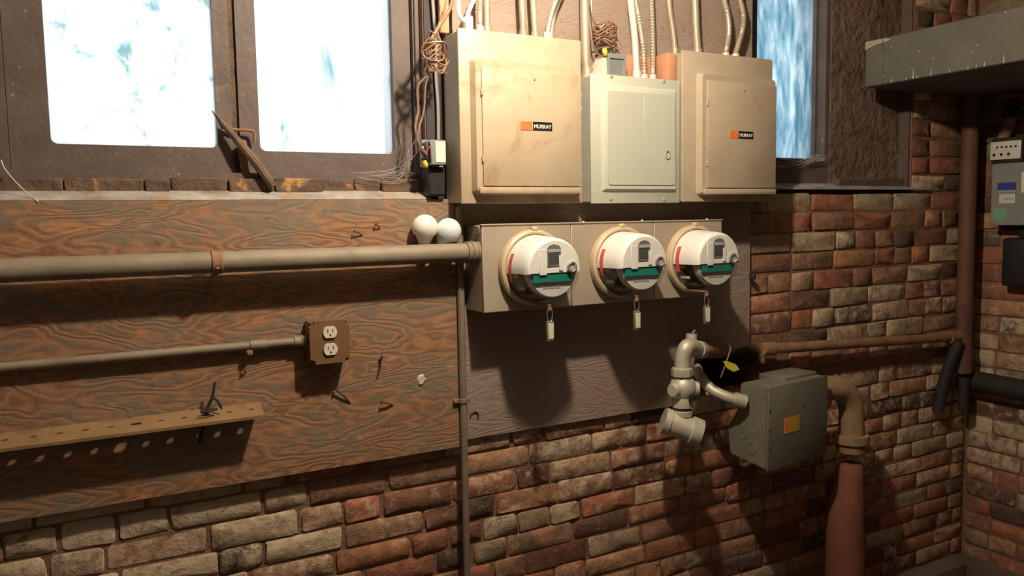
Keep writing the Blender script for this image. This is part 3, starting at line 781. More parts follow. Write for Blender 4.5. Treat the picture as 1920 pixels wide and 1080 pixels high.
# slotted angle iron
zf = (P(0, 808, PLY).z + P(481, 757, PLY).z) / 2
xe = P(497, 782, -.095).x
ang = thing('slotted_angle', (.1, PLY, zf - .035), 'tan slotted angle iron ledge fixed across the plywood', 'angle iron')
fl = MB(); xx = xe; first = True; pitch = .047; y_a, y_b = PLY - .0008, -.098
while xx > -.45:
    big = abs(xx - pitch * .5 - P(240, 796, -.068).x) < pitch * .5
    hw, hd = (.0105, .0046) if big else (.0065, .0030)
    fl.frame(xx - pitch, xx, y_b, y_a, xx - pitch / 2 - hw, xx - pitch / 2 + hw, -.066 - hd, -.066 + hd, hd * .95, zf - .0022, zf, 3); xx -= pitch
bmesh.ops.remove_doubles(fl.bm, verts=fl.bm.verts, dist=1e-5)
zfr = (P(0, 836, y_b).z + P(497, 783, y_b).z) / 2
for v in fl.bm.verts: v.co = Vector((v.co.x, v.co.z, v.co.y + (zfr - zf) * (y_a - v.co.z) / (y_a - y_b)))
part('flange', fl, 'angle_paint', ang)
part('wall_flange', MB().box(xx, xe - .018, y_a - .0025, y_a, zf - .030, zf - .0023), 'angle_paint', ang)
part('front_lip', MB().box(xx, xe, y_b, y_b + .003, zfr - .0065, zfr - .0023), 'angle_paint', ang)
# black tie twisted through the angle
tw = P(395, 775, -.066)
tie = thing('wire_tie', (tw.x, -.066, zf - .06), 'black twisted tie threaded through the slotted angle', 'tie')
part('upright', MB().tube(smooth_path([(tw.x - .010, -.070, zf + .003), (tw.x + .004, -.072, zf + .030), (tw.x + .012, -.066, zf + .062)], 5), .0036, 6), 'dark_iron', tie)
part('fork', MB().tube(smooth_path([(tw.x + .004, -.072, zf + .030), (tw.x + .014, -.074, zf + .022), (tw.x + .022, -.076, zf + .003)], 5), .0028, 6), 'dark_iron', tie)
part('twist', MB().tube(smooth_path([(tw.x - .024, -.084, zf + .003), (tw.x - .006, -.086, zf + .004), (tw.x + .012, -.080, zf + .005), (tw.x - .018, -.076, zf + .008)], 6), .0026, 6), 'dark_iron', tie)
part('tail', MB().tube(smooth_path([(tw.x - .006, -.066, zf - .003), (tw.x - .014, -.060, zf - .030), (tw.x - .026, -.052, zf - .075)], 5), [.0036] * 10 + [.002], 6), 'dark_iron', tie)

# nails and bits on the plywood
def nail(q0, q1, label, out=.010, r=.0021):
    A = P(*q0, PLY); B = P(*q1, PLY - out)
    mid = (A + B) / 2 + Vector((.0015, -.002, .001))
    mb = MB(); path = [A + Vector((0, .003, 0)), A, mid, B]; mb.tube(path, r, 6)
    d_ = (path[-1] - path[-2]).normalized(); mb.lathe([(r, -.0005), (r * 2.3, 0), (r * 2.3, .0012), (0, .0016)], path[-1], d_, 8)
    return solo('nail', mb, 'nail_steel', label, 'nail', 'rusty nails in the plywood')
nail((707, 710), (716, 668), 'rusty bent nail standing up right of the brown outlet box')
nail((657, 756), (629, 730), 'long rusty nail slanting below the brown outlet box')
nail((737, 759), (716, 755), 'short rusty nail near the white plaster spot', .012)
nail((679, 441), (665, 434), 'small bent nail above the fat pipe', .012, .0015)
nail((712, 429), (705, 421), 'short dark nail head near the light bulbs', .01, .0017)
nail((460, 700), (458, 693), 'stub of a nail between thin conduit and slotted angle', .01, .0017)
w = P(790, 712, PLY); mb = MB(); rr = random.Random(2)
mb.prism([(w.x + .014 * cos(a_) * rr.uniform(.7, 1.1), w.z + .017 * sin(a_) * rr.uniform(.7, 1.1)) for a_ in [2 * pi * k / 11 for k in range(11)]], 'y', PLY + .0005, PLY - .004, (.7, .7))
solo('plaster_spot', mb, 'plaster_chip', 'white crusty plaster spot stuck to the plywood', 'plaster spot')
w = P(889, 780, BRD)
solo('knockout_ring', MB().tube([(w.x + .012 * cos(a_), BRD - .0025, w.z + .012 * sin(a_)) for a_ in [radians(-40) + radians(230) * k / 12 for k in range(13)]], .0018, 6), 'nail_steel', 'thin open metal ring on the backing board beside the upright conduit', 'ring')

# light bulbs wedged behind the fat pipe
def light_bulb(base, top, mat, label):
    base = Vector(base); top = Vector(top); ax = (top - base).normalized()
    r = thing('light_bulb', base, label, 'light bulb', 'spare light bulbs on the pipe')
    R_ = .0325
    prof = [(.0128, .026), (.0145, .034), (.0185, .045), (.0245, .058)]
    cz_ = .074
    for k in range(0, 11):
        an = radians(-28 + 118 * k / 10); prof.append((max(0, R_ * cos(an)), cz_ + R_ * sin(an)))
    prof[-1] = (0, cz_ + R_)
    part('globe', MB().lathe(prof, base, ax, 28), mat, r)
    sc = [(0, 0), (.005, .001), (.007, .004)]
    for k in range(6): sc += [(.0128, .006 + k * .0034), (.0116, .0077 + k * .0034)]
    sc.append((.0126, .0275)); part('screw_base', MB().lathe(sc, base, ax, 20), 'brass', r)
    return r
g = P(797, 426, -.068); bz = ZP + .0235
light_bulb((g.x + .001, -.050, g.z - .073), (g.x, -.068, g.z), 'bulb_frosted', 'frosted white light bulb standing upright behind the fat pipe')
g = P(841, 433, -.073)
light_bulb((g.x - .028, -.053, g.z - .066), (g.x, -.073, g.z), 'bulb_bluish', 'bluish glossy light bulb leaning beside a frosted one')

# ------------------------------------------------------------------ transformer and wires beside the first panel
ty = -.075
jb0, jb1 = P(803, 340, -.05), P(836, 340, -.05)
jb = thing('junction_box', ((jb0.x + jb1.x) / 2, 0, 1.556), 'black junction box standing on the sill under the small transformer', 'junction box')
part('body', MB().box(jb0.x, jb1.x - .002, -.052, -.0065, 1.556, P(820, 313, -.05).z, .004, 2), 'black_plastic', jb)
part('lid', MB().box(jb0.x + .003, jb1.x - .005, -.0545, -.0522, 1.560, P(820, 316, -.05).z, .001, 1), 'black_plastic', jb)
c0, c1 = P(812, 312, ty), P(822, 262, ty)
tx0, tx1 = P(808, 285, ty).x, P(838, 285, ty).x
tz0, tz1 = P(820, 309, ty).z, P(820, 262, ty).z
tr = thing('transformer', ((tx0 + tx1) / 2, ty, tz0), 'small steel doorbell transformer with ivory label above the black junction box', 'transformer')
part('core', MB().box(tx0, tx1 - .002, ty, -.030, tz0, tz1, .002, 1), 'transformer_steel', tr)
part('bracket', MB().box(tx0 - .003, tx1 + .010, -.0298, -.0075, tz0 - .004, tz1 + .004, .002, 1), 'transformer_steel', tr)
part('winding', MB().box(tx0 - .010, tx0 - .0005, ty + .008, -.034, tz0 + .006, tz1 - .006, .004, 2), 'black_plastic', tr)
part('label_plate', MB().box(tx0 + .012, tx1 - .004, ty - .0015, ty - .0002, tz0 + .006, tz1 - .004, .0004, 1), 'label_ivory', tr, 'ivory rating label')
for k in (.35, .7):
    part('terminal', MB().lathe([(.004, 0), (.004, .004), (.0025, .006), (0, .0065)], (tx0 - .0102, ty + .022, tz0 + (tz1 - tz0) * k), (-1, 0, 0), 10), 'chrome', tr)
w = P(795, 305, -.06)
wn = solo('wire_nut', MB().lathe([(.0035, 0), (.006, .003), (.0072, .012), (.0062, .018), (0, .018)], (w.x + .006, -.06, w.z - .012), (-.35, 0, 1), 12), 'wire_nut_yellow', 'yellow wire nut hanging beside the small steel transformer', 'wire nut')
rr = random.Random(21)
def wire(name, pts, r, mat, label, cat, group=None, n=8, seg=6):
    return solo(name, MB().tube(smooth_path(pts, n), r, seg), mat, label, cat, group)
def tangle(name, ctr, rx, rz, turns, rwire, mat, label, ry=.018):
    pts = []
    ctr = Vector(ctr)
    for k in range(turns * 5):
        an = 2 * pi * k / 5 + rr.uniform(-.3, .3); q = rr.uniform(.55, 1.05); u_ = k / (turns * 5)
        pts.append(ctr + Vector((rx * cos(an) * q, ry * sin(an) * 1.0 + rr.uniform(-.006, .006), rz * (2 * u_ - 1) * .9 + rz * .35 * sin(an * 1.3 + k))))
    return wire(name, pts, rwire, mat, label, 'wire', None, 6, 5)
tc = P(815, 103, -.10)
tangle('wire_coil', tc, .034, .042, 11, .0019, 'copper_wire', 'tangled coil of old brown wire beside the first breaker panel', .022)
wire('bell_wire', [P(806, 78, -.10), P(822, 52, -.10), P(842, 20, -.10), P(851, -12, -.10)], .0042, 'copper_wire', 'pinkish brown wire rising from the coil past the panel corner', 'wire')
wire('bell_wire', [P(828, 82, -.09), P(820, 55, -.09), P(832, 25, -.085), P(838, -12, -.08)], .0026, 'copper_wire', 'thin brown wire rising steeply out of the coil', 'wire')
wire('bell_wire', [P(812, 130, -.09), P(797, 145, -.08), P(783, 165, -.07), P(784, 205, -.06), P(779, 240, -.06), P(786, 272, -.06), P(797, 296, -.062)], .0030, 'brown_wire', 'long brown wire drooping from the coil to the yellow wire nut', 'wire')
wire('bell_wire', [P(806, 135, -.09), P(798, 160, -.08), P(795, 205, -.07), P(786, 240, -.07), P(783, 262, -.07), P(800, 290, -.07)], .0024, 'brown_wire', 'second drooping brown wire ending at the steel transformer', 'wire')
wire('bell_wire', [P(798, 297, -.062), P(800, 285, -.07), P(806, 275, -.07), P(810, 283, -.066)], .0018, 'red_wire', 'short red wire tail at the steel transformer', 'wire')
wire('old_cable', [P(810, -15, -.02), P(814, 40, -.02), P(818, 90, -.02), P(817, 140, -.018), P(821, 200, -.018), P(822, 262, -.02)], .0042, 'grey_cable', 'ragged grey cable running down the black strip', 'cable')
solo('board_scrap', MB().box(P(824, 60, -.03).x, P(842, 60, -.03).x, -.034, -.022, P(830, 62, -.03).z, 2.40, .002, 1), 'pink_wood', 'narrow pinkish strip of wood rising beside the first panel', 'wood strip')

# ------------------------------------------------------------------ conduits above the panels
TOPZ = 2.44
def up_path(q, y):
    """pixels from bottom to top; continues straight up to the ceiling"""
    pts = [P(px, py, y) for px, py in q]
    d_ = pts[-1] - pts[-2]; d_ = Vector((d_.x * .3, 0, max(d_.z, .01))).normalized()
    while pts[-1].z < TOPZ: pts.append(pts[-1] + Vector((d_.x * .06, 0, .06)))
    return pts
def flex(name, q, y, r, mat, label, ztop):
    path = smooth_path(up_path(q, y), 10); path[0].z = ztop + .004
    fine = [path[0]]; rs = []
    step = .0034
    acc = []
    for a_, b2 in zip(path, path[1:]):
        L_ = (b2 - a_).length; n = max(1, int(L_ / step))
        for k in range(n): acc.append(a_.lerp(b2, k / n))
    acc.append(path[-1])
    mb = MB(); mb.tube(acc, [r * (1.0 if k % 2 else .80) for k in range(len(acc))], 10)
    root = thing(name, acc[0], label, 'conduit', 'conduits above the panels')
    part('armour', mb, mat, root)
    part('connector', MB().lathe([(r * 1.5, 0), (r * 1.5, .008), (r * 1.25, .010), (r * 1.25, .022), (r, .024)], (acc[0].x, acc[0].y, ztop + .0005), (0, 0, 1), 14), 'conduit_bright', root)
    return root
def emt_up(name, q, y, r, mat, label, ztop):
    path = smooth_path(up_path(q, y), 6); path[0].z = ztop + .003
    root = thing(name, path[0], label, 'conduit', 'conduits above the panels')
    part('tube', MB().tube(path, r, 14), mat, root)
    part('connector', MB().lathe([(r * 1.6, 0), (r * 1.6, .007), (r * 1.3, .009), (r * 1.3, .026), (r, .027)], (path[0].x, path[0].y, ztop + .0005), (0, 0, 1), 14), mat, root)
    return root
zA, zM, zR = z1, mz1, z1r
flex('flex_conduit', [(900, 50), (900, 20), (900, -5)], -.075, .0072, 'flex_steel', 'thin ribbed conduit beside the white cable on the first panel', zA - .003)
emt_up('steel_conduit', [(913, 50), (912, -5)], -.055, .0095, 'conduit_steel', 'straight beige conduit behind the thin ribbed one on the first panel', zA - .003)
emt_up('steel_conduit', [(981, 58), (978, -5)], -.06, .0085, 'conduit_steel', 'straight dull conduit at the middle of the first panel', zA - .003)
emt_up('steel_conduit', [(1003, 62), (999, -5)], -.06, .0085, 'conduit_steel', 'second straight dull conduit at the middle of the first panel', zA - .003)
flex('flex_conduit', [(1026, 66), (1033, 30), (1043, 0), (1055, -30)], -.08, .0075, 'flex_steel', 'ribbed bright conduit bending off the first panel', zA - .003)
emt_up('steel_conduit', [(1033, 66), (1038, 30), (1046, 5), (1058, -25)], -.055, .0075, 'conduit_steel', 'smooth conduit behind the bending ribbed one on the first panel', zA - .003)
emt_up('wide_conduit', [(1101, 142), (1098, 100), (1096, -5)], -.055, .0135, 'conduit_steel', 'wide conduit rising between the first and the grey-green panel', zM - .003)
emt_up('white_conduit', [(1194, 141), (1190, 70), (1182, -5)], -.075, .0098, 'conduit_bright', 'bright white conduit on top of the grey-green panel', zM - .003)
flex('flex_conduit', [(1208, 142), (1206, 90), (1197, 30), (1190, -10)], -.055, .0080, 'flex_steel', 'ribbed conduit hugging the bright white one', zM - .003)
flex('flex_conduit', [(1224, 144), (1224, 70), (1221, -10)], -.06, .0080, 'flex_steel', 'straight ribbed conduit on the grey-green panel', zM - .003)
emt_up('steel_conduit', [(1266, 98), (1262, 60), (1256, 20), (1254, -5)], -.035, .0090, 'conduit_steel', 'gently bent dull conduit behind the corner of the tan panel', zR - .003)
emt_up('steel_conduit', [(1308, 95), (1305, 50), (1303, -5)], -.05, .0110, 'conduit_steel', 'straight dull conduit on top of the tan panel', zR - .003)
flex('flex_conduit', [(1361, 99), (1367, 60), (1364, 25), (1356, -8)], -.055, .0090, 'flex_steel', 'curved ribbed conduit on the tan panel', zR - .003)
flex('flex_conduit', [(1379, 101), (1391, 60), (1394, 30), (1386, -8)], -.058, .0095, 'conduit_steel', 'curved dull conduit at the outer end of the tan panel', zR - .003)
wc = thing('white_cable', P(876, 48, -.075), 'white cables looping into the first panel', 'cable')
part('loop', MB().tube(smooth_path([P(861, -12, -.08), P(860, 20, -.08), P(866, 36, -.08), P(876, 41, -.076)], 6), .0052, 8), 'white_cable', wc)
part('loop', MB().tube(smooth_path([P(893, -12, -.078), P(884, 10, -.078), P(877, 26, -.078), P(876, 40, -.076)], 6), .0052, 8), 'white_cable', wc)
part('connector', MB().box(P(870, 45, -.075).x, P(884, 45, -.075).x, -.088, -.062, zA - .002, P(877, 31, -.075).z, .004, 2), 'white_cable', wc)
# transformer on the middle panel, its wires, wood block behind
y2 = -.085
bx0_, bx1_ = P(1140, 118, y2).x, P(1171, 118, y2).x
t2 = thing('transformer', ((bx0_ + bx1_) / 2, y2, mz1), 'grey transformer lying on top of the grey-green panel', 'transformer')
part('core', MB().box(bx0_, bx1_, y2, -.040, mz1 + .0006, P(1155, 104, y2).z, .003, 1), 'transformer_steel', t2)
part('frame', MB().frame(bx0_ - .003, bx1_ + .003, mz1 + .0006, P(1155, 101, y2).z, bx0_ + .004, bx1_ - .004, mz1 + .008, P(1155, 110, y2).z, .002, y2 - .004, y2 - .0003), 'switch_grey', t2)
part('shield', MB().prism([(bx0_ - .046, mz1 + .0006), (bx0_ - .0006, mz1 + .0006), (bx0_ - .0006, P(1140, 107, y2).z), (bx0_ - .014, P(1140, 108, y2).z)], 'y', -.080, -.045), 'conduit_bright', t2)
w = P(1133, 98, -.082)
solo('wire_nut', MB().lathe([(.003, 0), (.006, .003), (.0078, .012), (.006, .020), (0, .0205)], (w.x + .004, -.083, w.z - .010), (-.25, 0, 1), 12), 'wire_nut_yellow', 'yellow wire nut on top of the grey transformer', 'wire nut')
tc2 = P(1135, 66, -.06)
tangle('wire_coil', tc2, .040, .034, 9, .0018, 'copper_wire', 'tangle of reddish brown wire above the grey-green panel', .02)
for q, r_, lb in (([(1108, -12), (1110, 25), (1118, 48), (1135, 60)], .0024, 'reddish wire coming down into the tangle above the grey-green panel'), ([(1104, 20), (1108, 55), (1112, 85), (1124, 104), (1134, 100)], .0020, 'thin dark wire looping beside the wide conduit'), ([(1120, 46), (1140, 40), (1156, 50), (1150, 54), (1128, 47)], .0030, 'pinkish wire loop on top of the tangle'), ([(1150, 60), (1165, 85), (1158, 92), (1140, 78)], .0022, 'thin wire loop bending toward the grey transformer')):
    wire('loose_wire', [P(a_, b2, -.062 - .01 * rr.random()) for a_, b2 in q], r_, 'copper_wire' if r_ > .0022 else 'brown_wire', lb, 'wire')
wb0 = P(1172, 120, -.03)
solo('wood_block', MB().box(P(1166, 120, -.03).x, P(1240, 120, -.03).x, -.036, BRD - .0005, mz1 + .0006, P(1200, 106, -.03).z, .004, 2), 'pink_wood', 'orange-brown wood block showing above the grey-green panel', 'wood block')
solo('wood_block', MB().box(P(1242, 120, -.07).x, mx1 + .002, -.095, -.030, mz1 + .0006, P(1262, 101, -.08).z, .006, 2), 'pink_wood', 'pinkish wood block standing against the tan panel', 'wood block')

# ------------------------------------------------------------------ stick and cobwebs at the window
st = thing('broken_stick', P(500, 345, .0), 'broken wooden stick leaning against the window mullion', 'stick')
part('shaft', MB().tube([P(404, 214, .030), P(425, 240, .022), P(455, 275, .012), P(485, 312, .004), P(512, 350, -.004)], [.004, .007, .0095, .011, .0095], 8), 'old_stick', st)
part('splinter', MB().tube([P(398, 208, .034), P(412, 228, .028), P(418, 242, .026)], [.0015, .0035, .003], 6), 'old_stick', st)
ir = thing('rusted_bracket', P(470, 345, .02), 'rusted iron strap hanging from the window mullion', 'bracket')
part('strap', MB().prism([(P(446, 270, .03).x, P(446, 270, .03).z), (P(460, 262, .03).x, P(460, 262, .03).z), (P(466, 318, .03).x, P(466, 318, .03).z), (P(480, 350, .03).x, P(480, 350, .03).z), (P(470, 350, .03).x, P(470, 350, .03).z), (P(452, 318, .03).x, P(452, 318, .03).z)], 'y', .036, .026), 'rust_pipe', ir)
part('hook', MB().tube(smooth_path([P(418, 236, .032), P(440, 243, .028), P(462, 244, .026), P(476, 248, .026), P(477, 268, .03)], 5), .0036, 7), 'rust_pipe', ir)
part('leg', MB().tube([P(484, 322, .028), P(493, 336, .024), P(502, 350, .02)], .0042, 6), 'dark_iron', ir)
rr = random.Random(31)
cw = MB()
for k in range(15):
    a_ = P(rr.uniform(752, 792), rr.uniform(250, 318), .018); b2 = P(rr.uniform(655, 745), rr.uniform(318, 336), .004)
    md = (a_ + b2) / 2 + Vector((.02 + rr.uniform(-.01, .02), -.01, -.028 + rr.uniform(-.012, .012)))
    cw.tube(smooth_path([a_, md, b2], 5), .0003, 4)
o = solo('cobweb', cw, 'web_silk', 'grey cobweb across the lower corner of the wide window', 'cobweb'); o['kind'] = 'stuff'
cw = MB()
for k in range(12):
    a_ = P(rr.uniform(1530, 1560), rr.uniform(286, 298), .02); b2 = P(rr.uniform(1452, 1500), rr.uniform(298, 318), .045)
    cw.tube(smooth_path([a_, (a_ + b2) / 2 + Vector((0, 0, -.008)), b2], 5), .0006, 4)
o = solo('cobweb', cw, 'web_silk', 'cobweb strands over the sill of the narrow window', 'cobweb'); o['kind'] = 'stuff'
wire('string', [P(2, 300, .0), P(10, 318, -.01), P(38, 350, -.02), P(72, 379, PLY - .002)], .0012, 'string_white', 'white string dangling at the end of the wide window', 'string')

# ------------------------------------------------------------------ galvanised fitting, tag, grey box, pipes on the right
GY = -.155
gf = thing('pipe_fitting', P(1280, 830, GY), 'galvanised pipe fitting with elbow, union and open tee, under the meters', 'pipe fitting')
e0 = P(1279, 692, GY); e1 = P(1281, 668, GY); e2 = P(1290, 652, GY); e3 = P(1312, 656, GY + .03)
part('elbow', MB().tube(smooth_path([e0, e1, e2 + Vector((0, 0, .004)), e3], 7), [.0215] * 8 + [.0225] * 8 + [.0225] * 6, 18), 'galvanised', gf)
part('elbow_rim', MB().tube([e3 - (e3 - e2) * .22, e3 + (e3 - e2) * .10], .0262, 18), 'galvanised', gf)
s_ = P(1297, 626, GY + .05); part('stub', MB().tube([P(1295, 652, GY + .05), s_], .0165, 14), 'galvanised', gf)
sp = s_ + Vector((.004, 0, .002)); part('stub_stud', MB().tube([sp, P(1303, 619, GY + .05)], .004, 8), 'chrome', gf)
c = P(1279, 698, GY); ax = Vector((0, 0, -1))
part('upper_collar', MB().lathe([(.020, -.014), (.0305, -.012), (.0315, 0), (.0305, .010), (.021, .012)], c, ax, 8), 'galvanised', gf)
zt, zb_ = P(1281, 706, GY).z, P(1281, 762, GY).z; hh = zt - zb_
part('union_body', MB().lathe([(.022, 0), (.034, hh * .14), (.0385, hh * .32), (.0365, hh * .52), (.029, hh * .68), (.031, hh * .80), (.031, hh), (.02, hh)], (c.x + .003, GY, zt), ax, 20), 'galvanised', gf)
part('side_boss', MB().lathe([(.020, 0), (.022, .022), (.019, .034), (0, .034)], (c.x + .018, GY, zt - hh * .42), (.8, -.5, 0), 14), 'galvanised', gf)
part('side_boss', MB().lathe([(.020, 0), (.021, .022), (.016, .030), (0, .030)], (c.x - .016, GY, zt - hh * .40), (-.9, -.3, 0), 14), 'galvanised', gf)
part('dark_mark', MB().prism([(c.x - .006, zt - hh * .78), (c.x + .026, zt - hh * .74), (c.x + .001, zt - hh * .50), (c.x - .006, zt - hh * .56)], 'y', GY - .0352, GY - .0375), 'dark_iron', gf)  # flat dark triangular plate on the front of the union
part('gasket', MB().lathe([(.0265, 0), (.0265, .012)], (c.x, GY, zb_), ax, 18), 'black_plastic', gf)
z2 = P(1278, 768, GY).z
part('lower_collar', MB().lathe([(.022, -.001), (.0305, .002), (.0305, .016), (.026, .020), (.026, .034)], (c.x - .001, GY, z2), ax, 20), 'galvanised', gf)
ta = P(1243, 788, GY + .02); tb = P(1313, 812, GY - .035)
tdir = (tb - ta).normalized(); TL = (tb - ta).length
part('tee', MB().lathe([(0, 0), (.0385, 0), (.0385, .16 * TL), (.0345, .18 * TL), (.0345, .72 * TL), (.0405, .74 * TL), (.0385, TL), (.032, TL), (.032, .5 * TL), (0, .5 * TL)], ta, tdir, 20), 'galvanised', gf)
for k in range(3):
    q = tb + Vector((-.022 + k * .008, 0, -.030)); part('broken_thread', MB().tube([q + Vector((0, 0, .012)), q + Vector((.006, -.002, -.018))], [.003, .0012], 5), 'galvanised', gf)
# elbowed brown nipple into the hole and conduit to the grey box
hp = thing('rusty_pipe', P(1420, 655, -.06), 'rust-brown horizontal pipe running from the hole to the corner pipe', 'pipe')
pa = P(1432, 655, -.05); pb = P(1798, 631, -.05)
part('tube', MB().tube([pa, pb], .0175, 16), 'rust_pipe', hp)
part('coupling', MB().tube([pa - (pb - pa).normalized() * .012, pa + (pb - pa).normalized() * .045], .0225, 16), 'rust_pipe', hp)
part('nipple', MB().tube(smooth_path([P(1316, 657, GY + .03), P(1345, 660, -.07), P(1375, 652, .03), P(1400, 648, .05)], 6), .0195, 14), 'rust_pipe', hp)
part('inner_run', MB().tube(smooth_path([P(1385, 656, .06), P(1410, 652, -.0), pa], 6), .0175, 14), 'rust_pipe', hp)
part('clamp', MB().box(pa.x - .012, pa.x - .002, -.060, -.040, pa.z - .045, pa.z - .010, .003, 1), 'rust_pipe', hp)
part('end_tee', MB().tube([P(1778, 633, -.05), P(1806, 630, -.05)], .024, 16), 'rust_pipe', hp)
cb = thing('bent_conduit', P(1390, 752, -.16), 'grey bent conduit curving from the hole into the grey box', 'conduit')
part('tube', MB().tube(smooth_path([P(1306, 690, .0), P(1312, 704, -.05), P(1332, 728, -.10), P(1362, 744, -.14), P(1392, 752, -.165)], 7), .0165, 14), 'galvanised', cb)
part('connector', MB().tube([P(1376, 748, -.152), P(1397, 754, -.168)], .0215, 12), 'galvanised', cb)
# yellow tag on a string
yt = thing('yellow_tag', P(1368, 688, -.105), 'small yellow tag tied to the rust-brown pipe by the hole', 'tag')
TY = -.150
tpoly = [P(1355, 677, TY), P(1363, 677, TY), P(1379, 683, TY), P(1386, 693, TY), P(1375, 697, TY), P(1362, 690, TY)]
part('leaf', MB().prism([(q.x, q.z) for q in tpoly], 'y', TY, TY - .0015), 'tag_yellow', yt)
part('tie_string', MB().tube(smooth_path([P(1358, 640, -.10), P(1369, 650, -.13), P(1367, 664, TY + .003), P(1361, 680, TY + .003), P(1356, 696, TY + .004), P(1351, 708, -.14)], 5), .0020, 5), 'pipe_dusty', yt)

# grey box
FB = P(1437, 883, -.235)             # front lower near corner
FR = None
zt_ = P(1443, 727, -.235).z
for k in range(400):                 # depth of the other front corner: same height
    y_ = -.24 + k * .0006; q = P(1546, 850, y_)
    if q.z <= FB.z: FR = q; break
FR = FR or P(1546, 850, -.2)
ang_z = max(-.22, min(.22, atan2(FR.y - FB.y, FR.x - FB.x))); wbx = hypot(FR.x - FB.x, FR.y - FB.y)
RB = Matrix.Translation(FB) @ Matrix.Rotation(ang_z, 4, 'Z')
hb = zt_ - FB.z
gb = thing('grey_junction_box', FB + Vector((.1, .06, 0)), 'big grey metal box with an orange and yellow sticker, low on the brick wall', 'electrical box')
side = [(0, 0), (.135, .020), (.145, hb * .42), (.098, hb * .70), (.098, hb), (0, hb)]
mb = MB().prism(side, 'x', 0, wbx); bmesh.ops.bevel(mb.bm, geom=mb.bm.edges[:], offset=.0035, segments=2, affect='EDGES')
part('body', mb.move(RB), 'grey_box_paint', gb)
part('cover', MB().box(-.001, wbx + .002, -.006, -.0004, -.002, hb + .002, .0024, 2).move(RB), 'grey_box_paint', gb)
part('rear_cap', MB().box(wbx * .42, wbx - .004, .028, .125, hb - .012, hb + .010, .004, 2).move(RB), 'grey_box_paint', gb)
def onbox(px, py):
    v = ray(px, py); Mi = RB.inverted(); o_ = Mi @ CAM; d_ = Mi.to_3x3() @ v; t_ = (-.006 - o_.y) / d_.y; return o_ + d_ * t_
s0, s1_ = onbox(1470, 814), onbox(1499, 778)
xm = s0.x + (s1_.x - s0.x) * .33
part('orange_sticker', MB().box(s0.x, xm, -.0072, -.0058, s0.z, s1_.z).move(RB), 'sticker_orange', gb, 'orange half of the sticker')
part('yellow_sticker', MB().box(xm, s1_.x, -.0072, -.0058, s0.z, s1_.z).move(RB), 'sticker_yellow', gb, 'mustard half of the sticker')
for q in ((1441, 770), (1440, 808), (1505, 762), (1440, 843)):
    w = onbox(*q); part('screw', MB().lathe([(.0035, 0), (.003, .002), (0, .0025)], (w.x + .006, -.006, w.z), (0, -1, 0), 8).move(RB), 'slot_dark', gb)
for yy, zz, r_ in ((.055, hb * .22, .018), (.085, hb * .36, .012)):
    part('knockout', MB().lathe([(r_, 0), (r_, .0016), (r_ * .85, .0016), (r_ * .85, .0006), (0, .0006)], (-.0002, yy, zz), (-1, 0, 0), 16).move(RB), 'grey_box_paint', gb)
part('latch', MB().box(wbx + .0005, wbx + .012, .004, .022, hb * .52, hb * .60, .002, 1).move(RB), 'grey_box_paint', gb)
part('added_strip', MB().box(wbx + .0005, wbx + .010, .030, .100, hb * .20, hb * .86, .003, 1).move(RB), 'grey_box_paint', gb)  # added strip, put in for the shaded gap between box and elbow
# elbow from the box to the floor sleeve
sy_ = -.150
r1 = P(1596, 800, sy_); vx2 = r1.x
sv = thing('service_elbow', (vx2, sy_, r1.z - .06), 'rusty tan pipe elbow with a flange, curving down behind the grey box', 'pipe')
zt2 = P(1560, 706, sy_).z - .038
bend = [(vx2 - .20, sy_ + .012, zt2 - .006), (vx2 - .115, sy_ + .004, zt2)]
for k in range(1, 9):
    an = radians(90 * k / 8); bend.append((vx2 - .095 + .095 * sin(an), sy_, zt2 - .095 * (1 - cos(an))))
zr1 = P(1590, 822, sy_).z
bend.append((vx2, sy_, zr1 - .03))
part('elbow', MB().tube(bend, .0400, 22), 'tan_rust', sv)
part('flange', MB().lathe([(.041, .014), (.056, .012), (.0575, 0), (.056, -.014), (.041, -.016)], (vx2, sy_, zr1), (0, 0, 1), 26), 'tan_rust', sv)
part('collar', MB().lathe([(.0400, .0), (.046, -.018), (.046, -.045), (.041, -.050)], (vx2, sy_, zr1), (0, 0, 1), 22), 'rust_pipe', sv)
zt3 = P(1582, 873, sy_).z
xs_ = P(1566, 1000, sy_).x
sl = [(.0, zt3 + .004), (.034, zt3 + .003), (.043, zt3 - .01), (.045, zt3 - .05), (.052, zt3 - .10), (.060, zt3 - .16), (.062, zt3 - .30), (.063, 0)]
mb = MB().lathe([(r_, z_) for r_, z_ in sl], (0, 0, 0), (0, 0, 1), 24)
for v in mb.bm.verts:
    u_ = max(0, min(1, (zt3 - v.co.z) / .16)); v.co.x += vx2 - .020 * u_ + .002 * sin(v.co.z * 37); v.co.y += sy_ + .002 * sin(v.co.z * 29)
sleeve = solo('clay_sleeve', mb, 'clay_sleeve', 'brick-red round sleeve rising from the floor under the rusty elbow', 'pipe sleeve', origin=(vx2, sy_, 0))

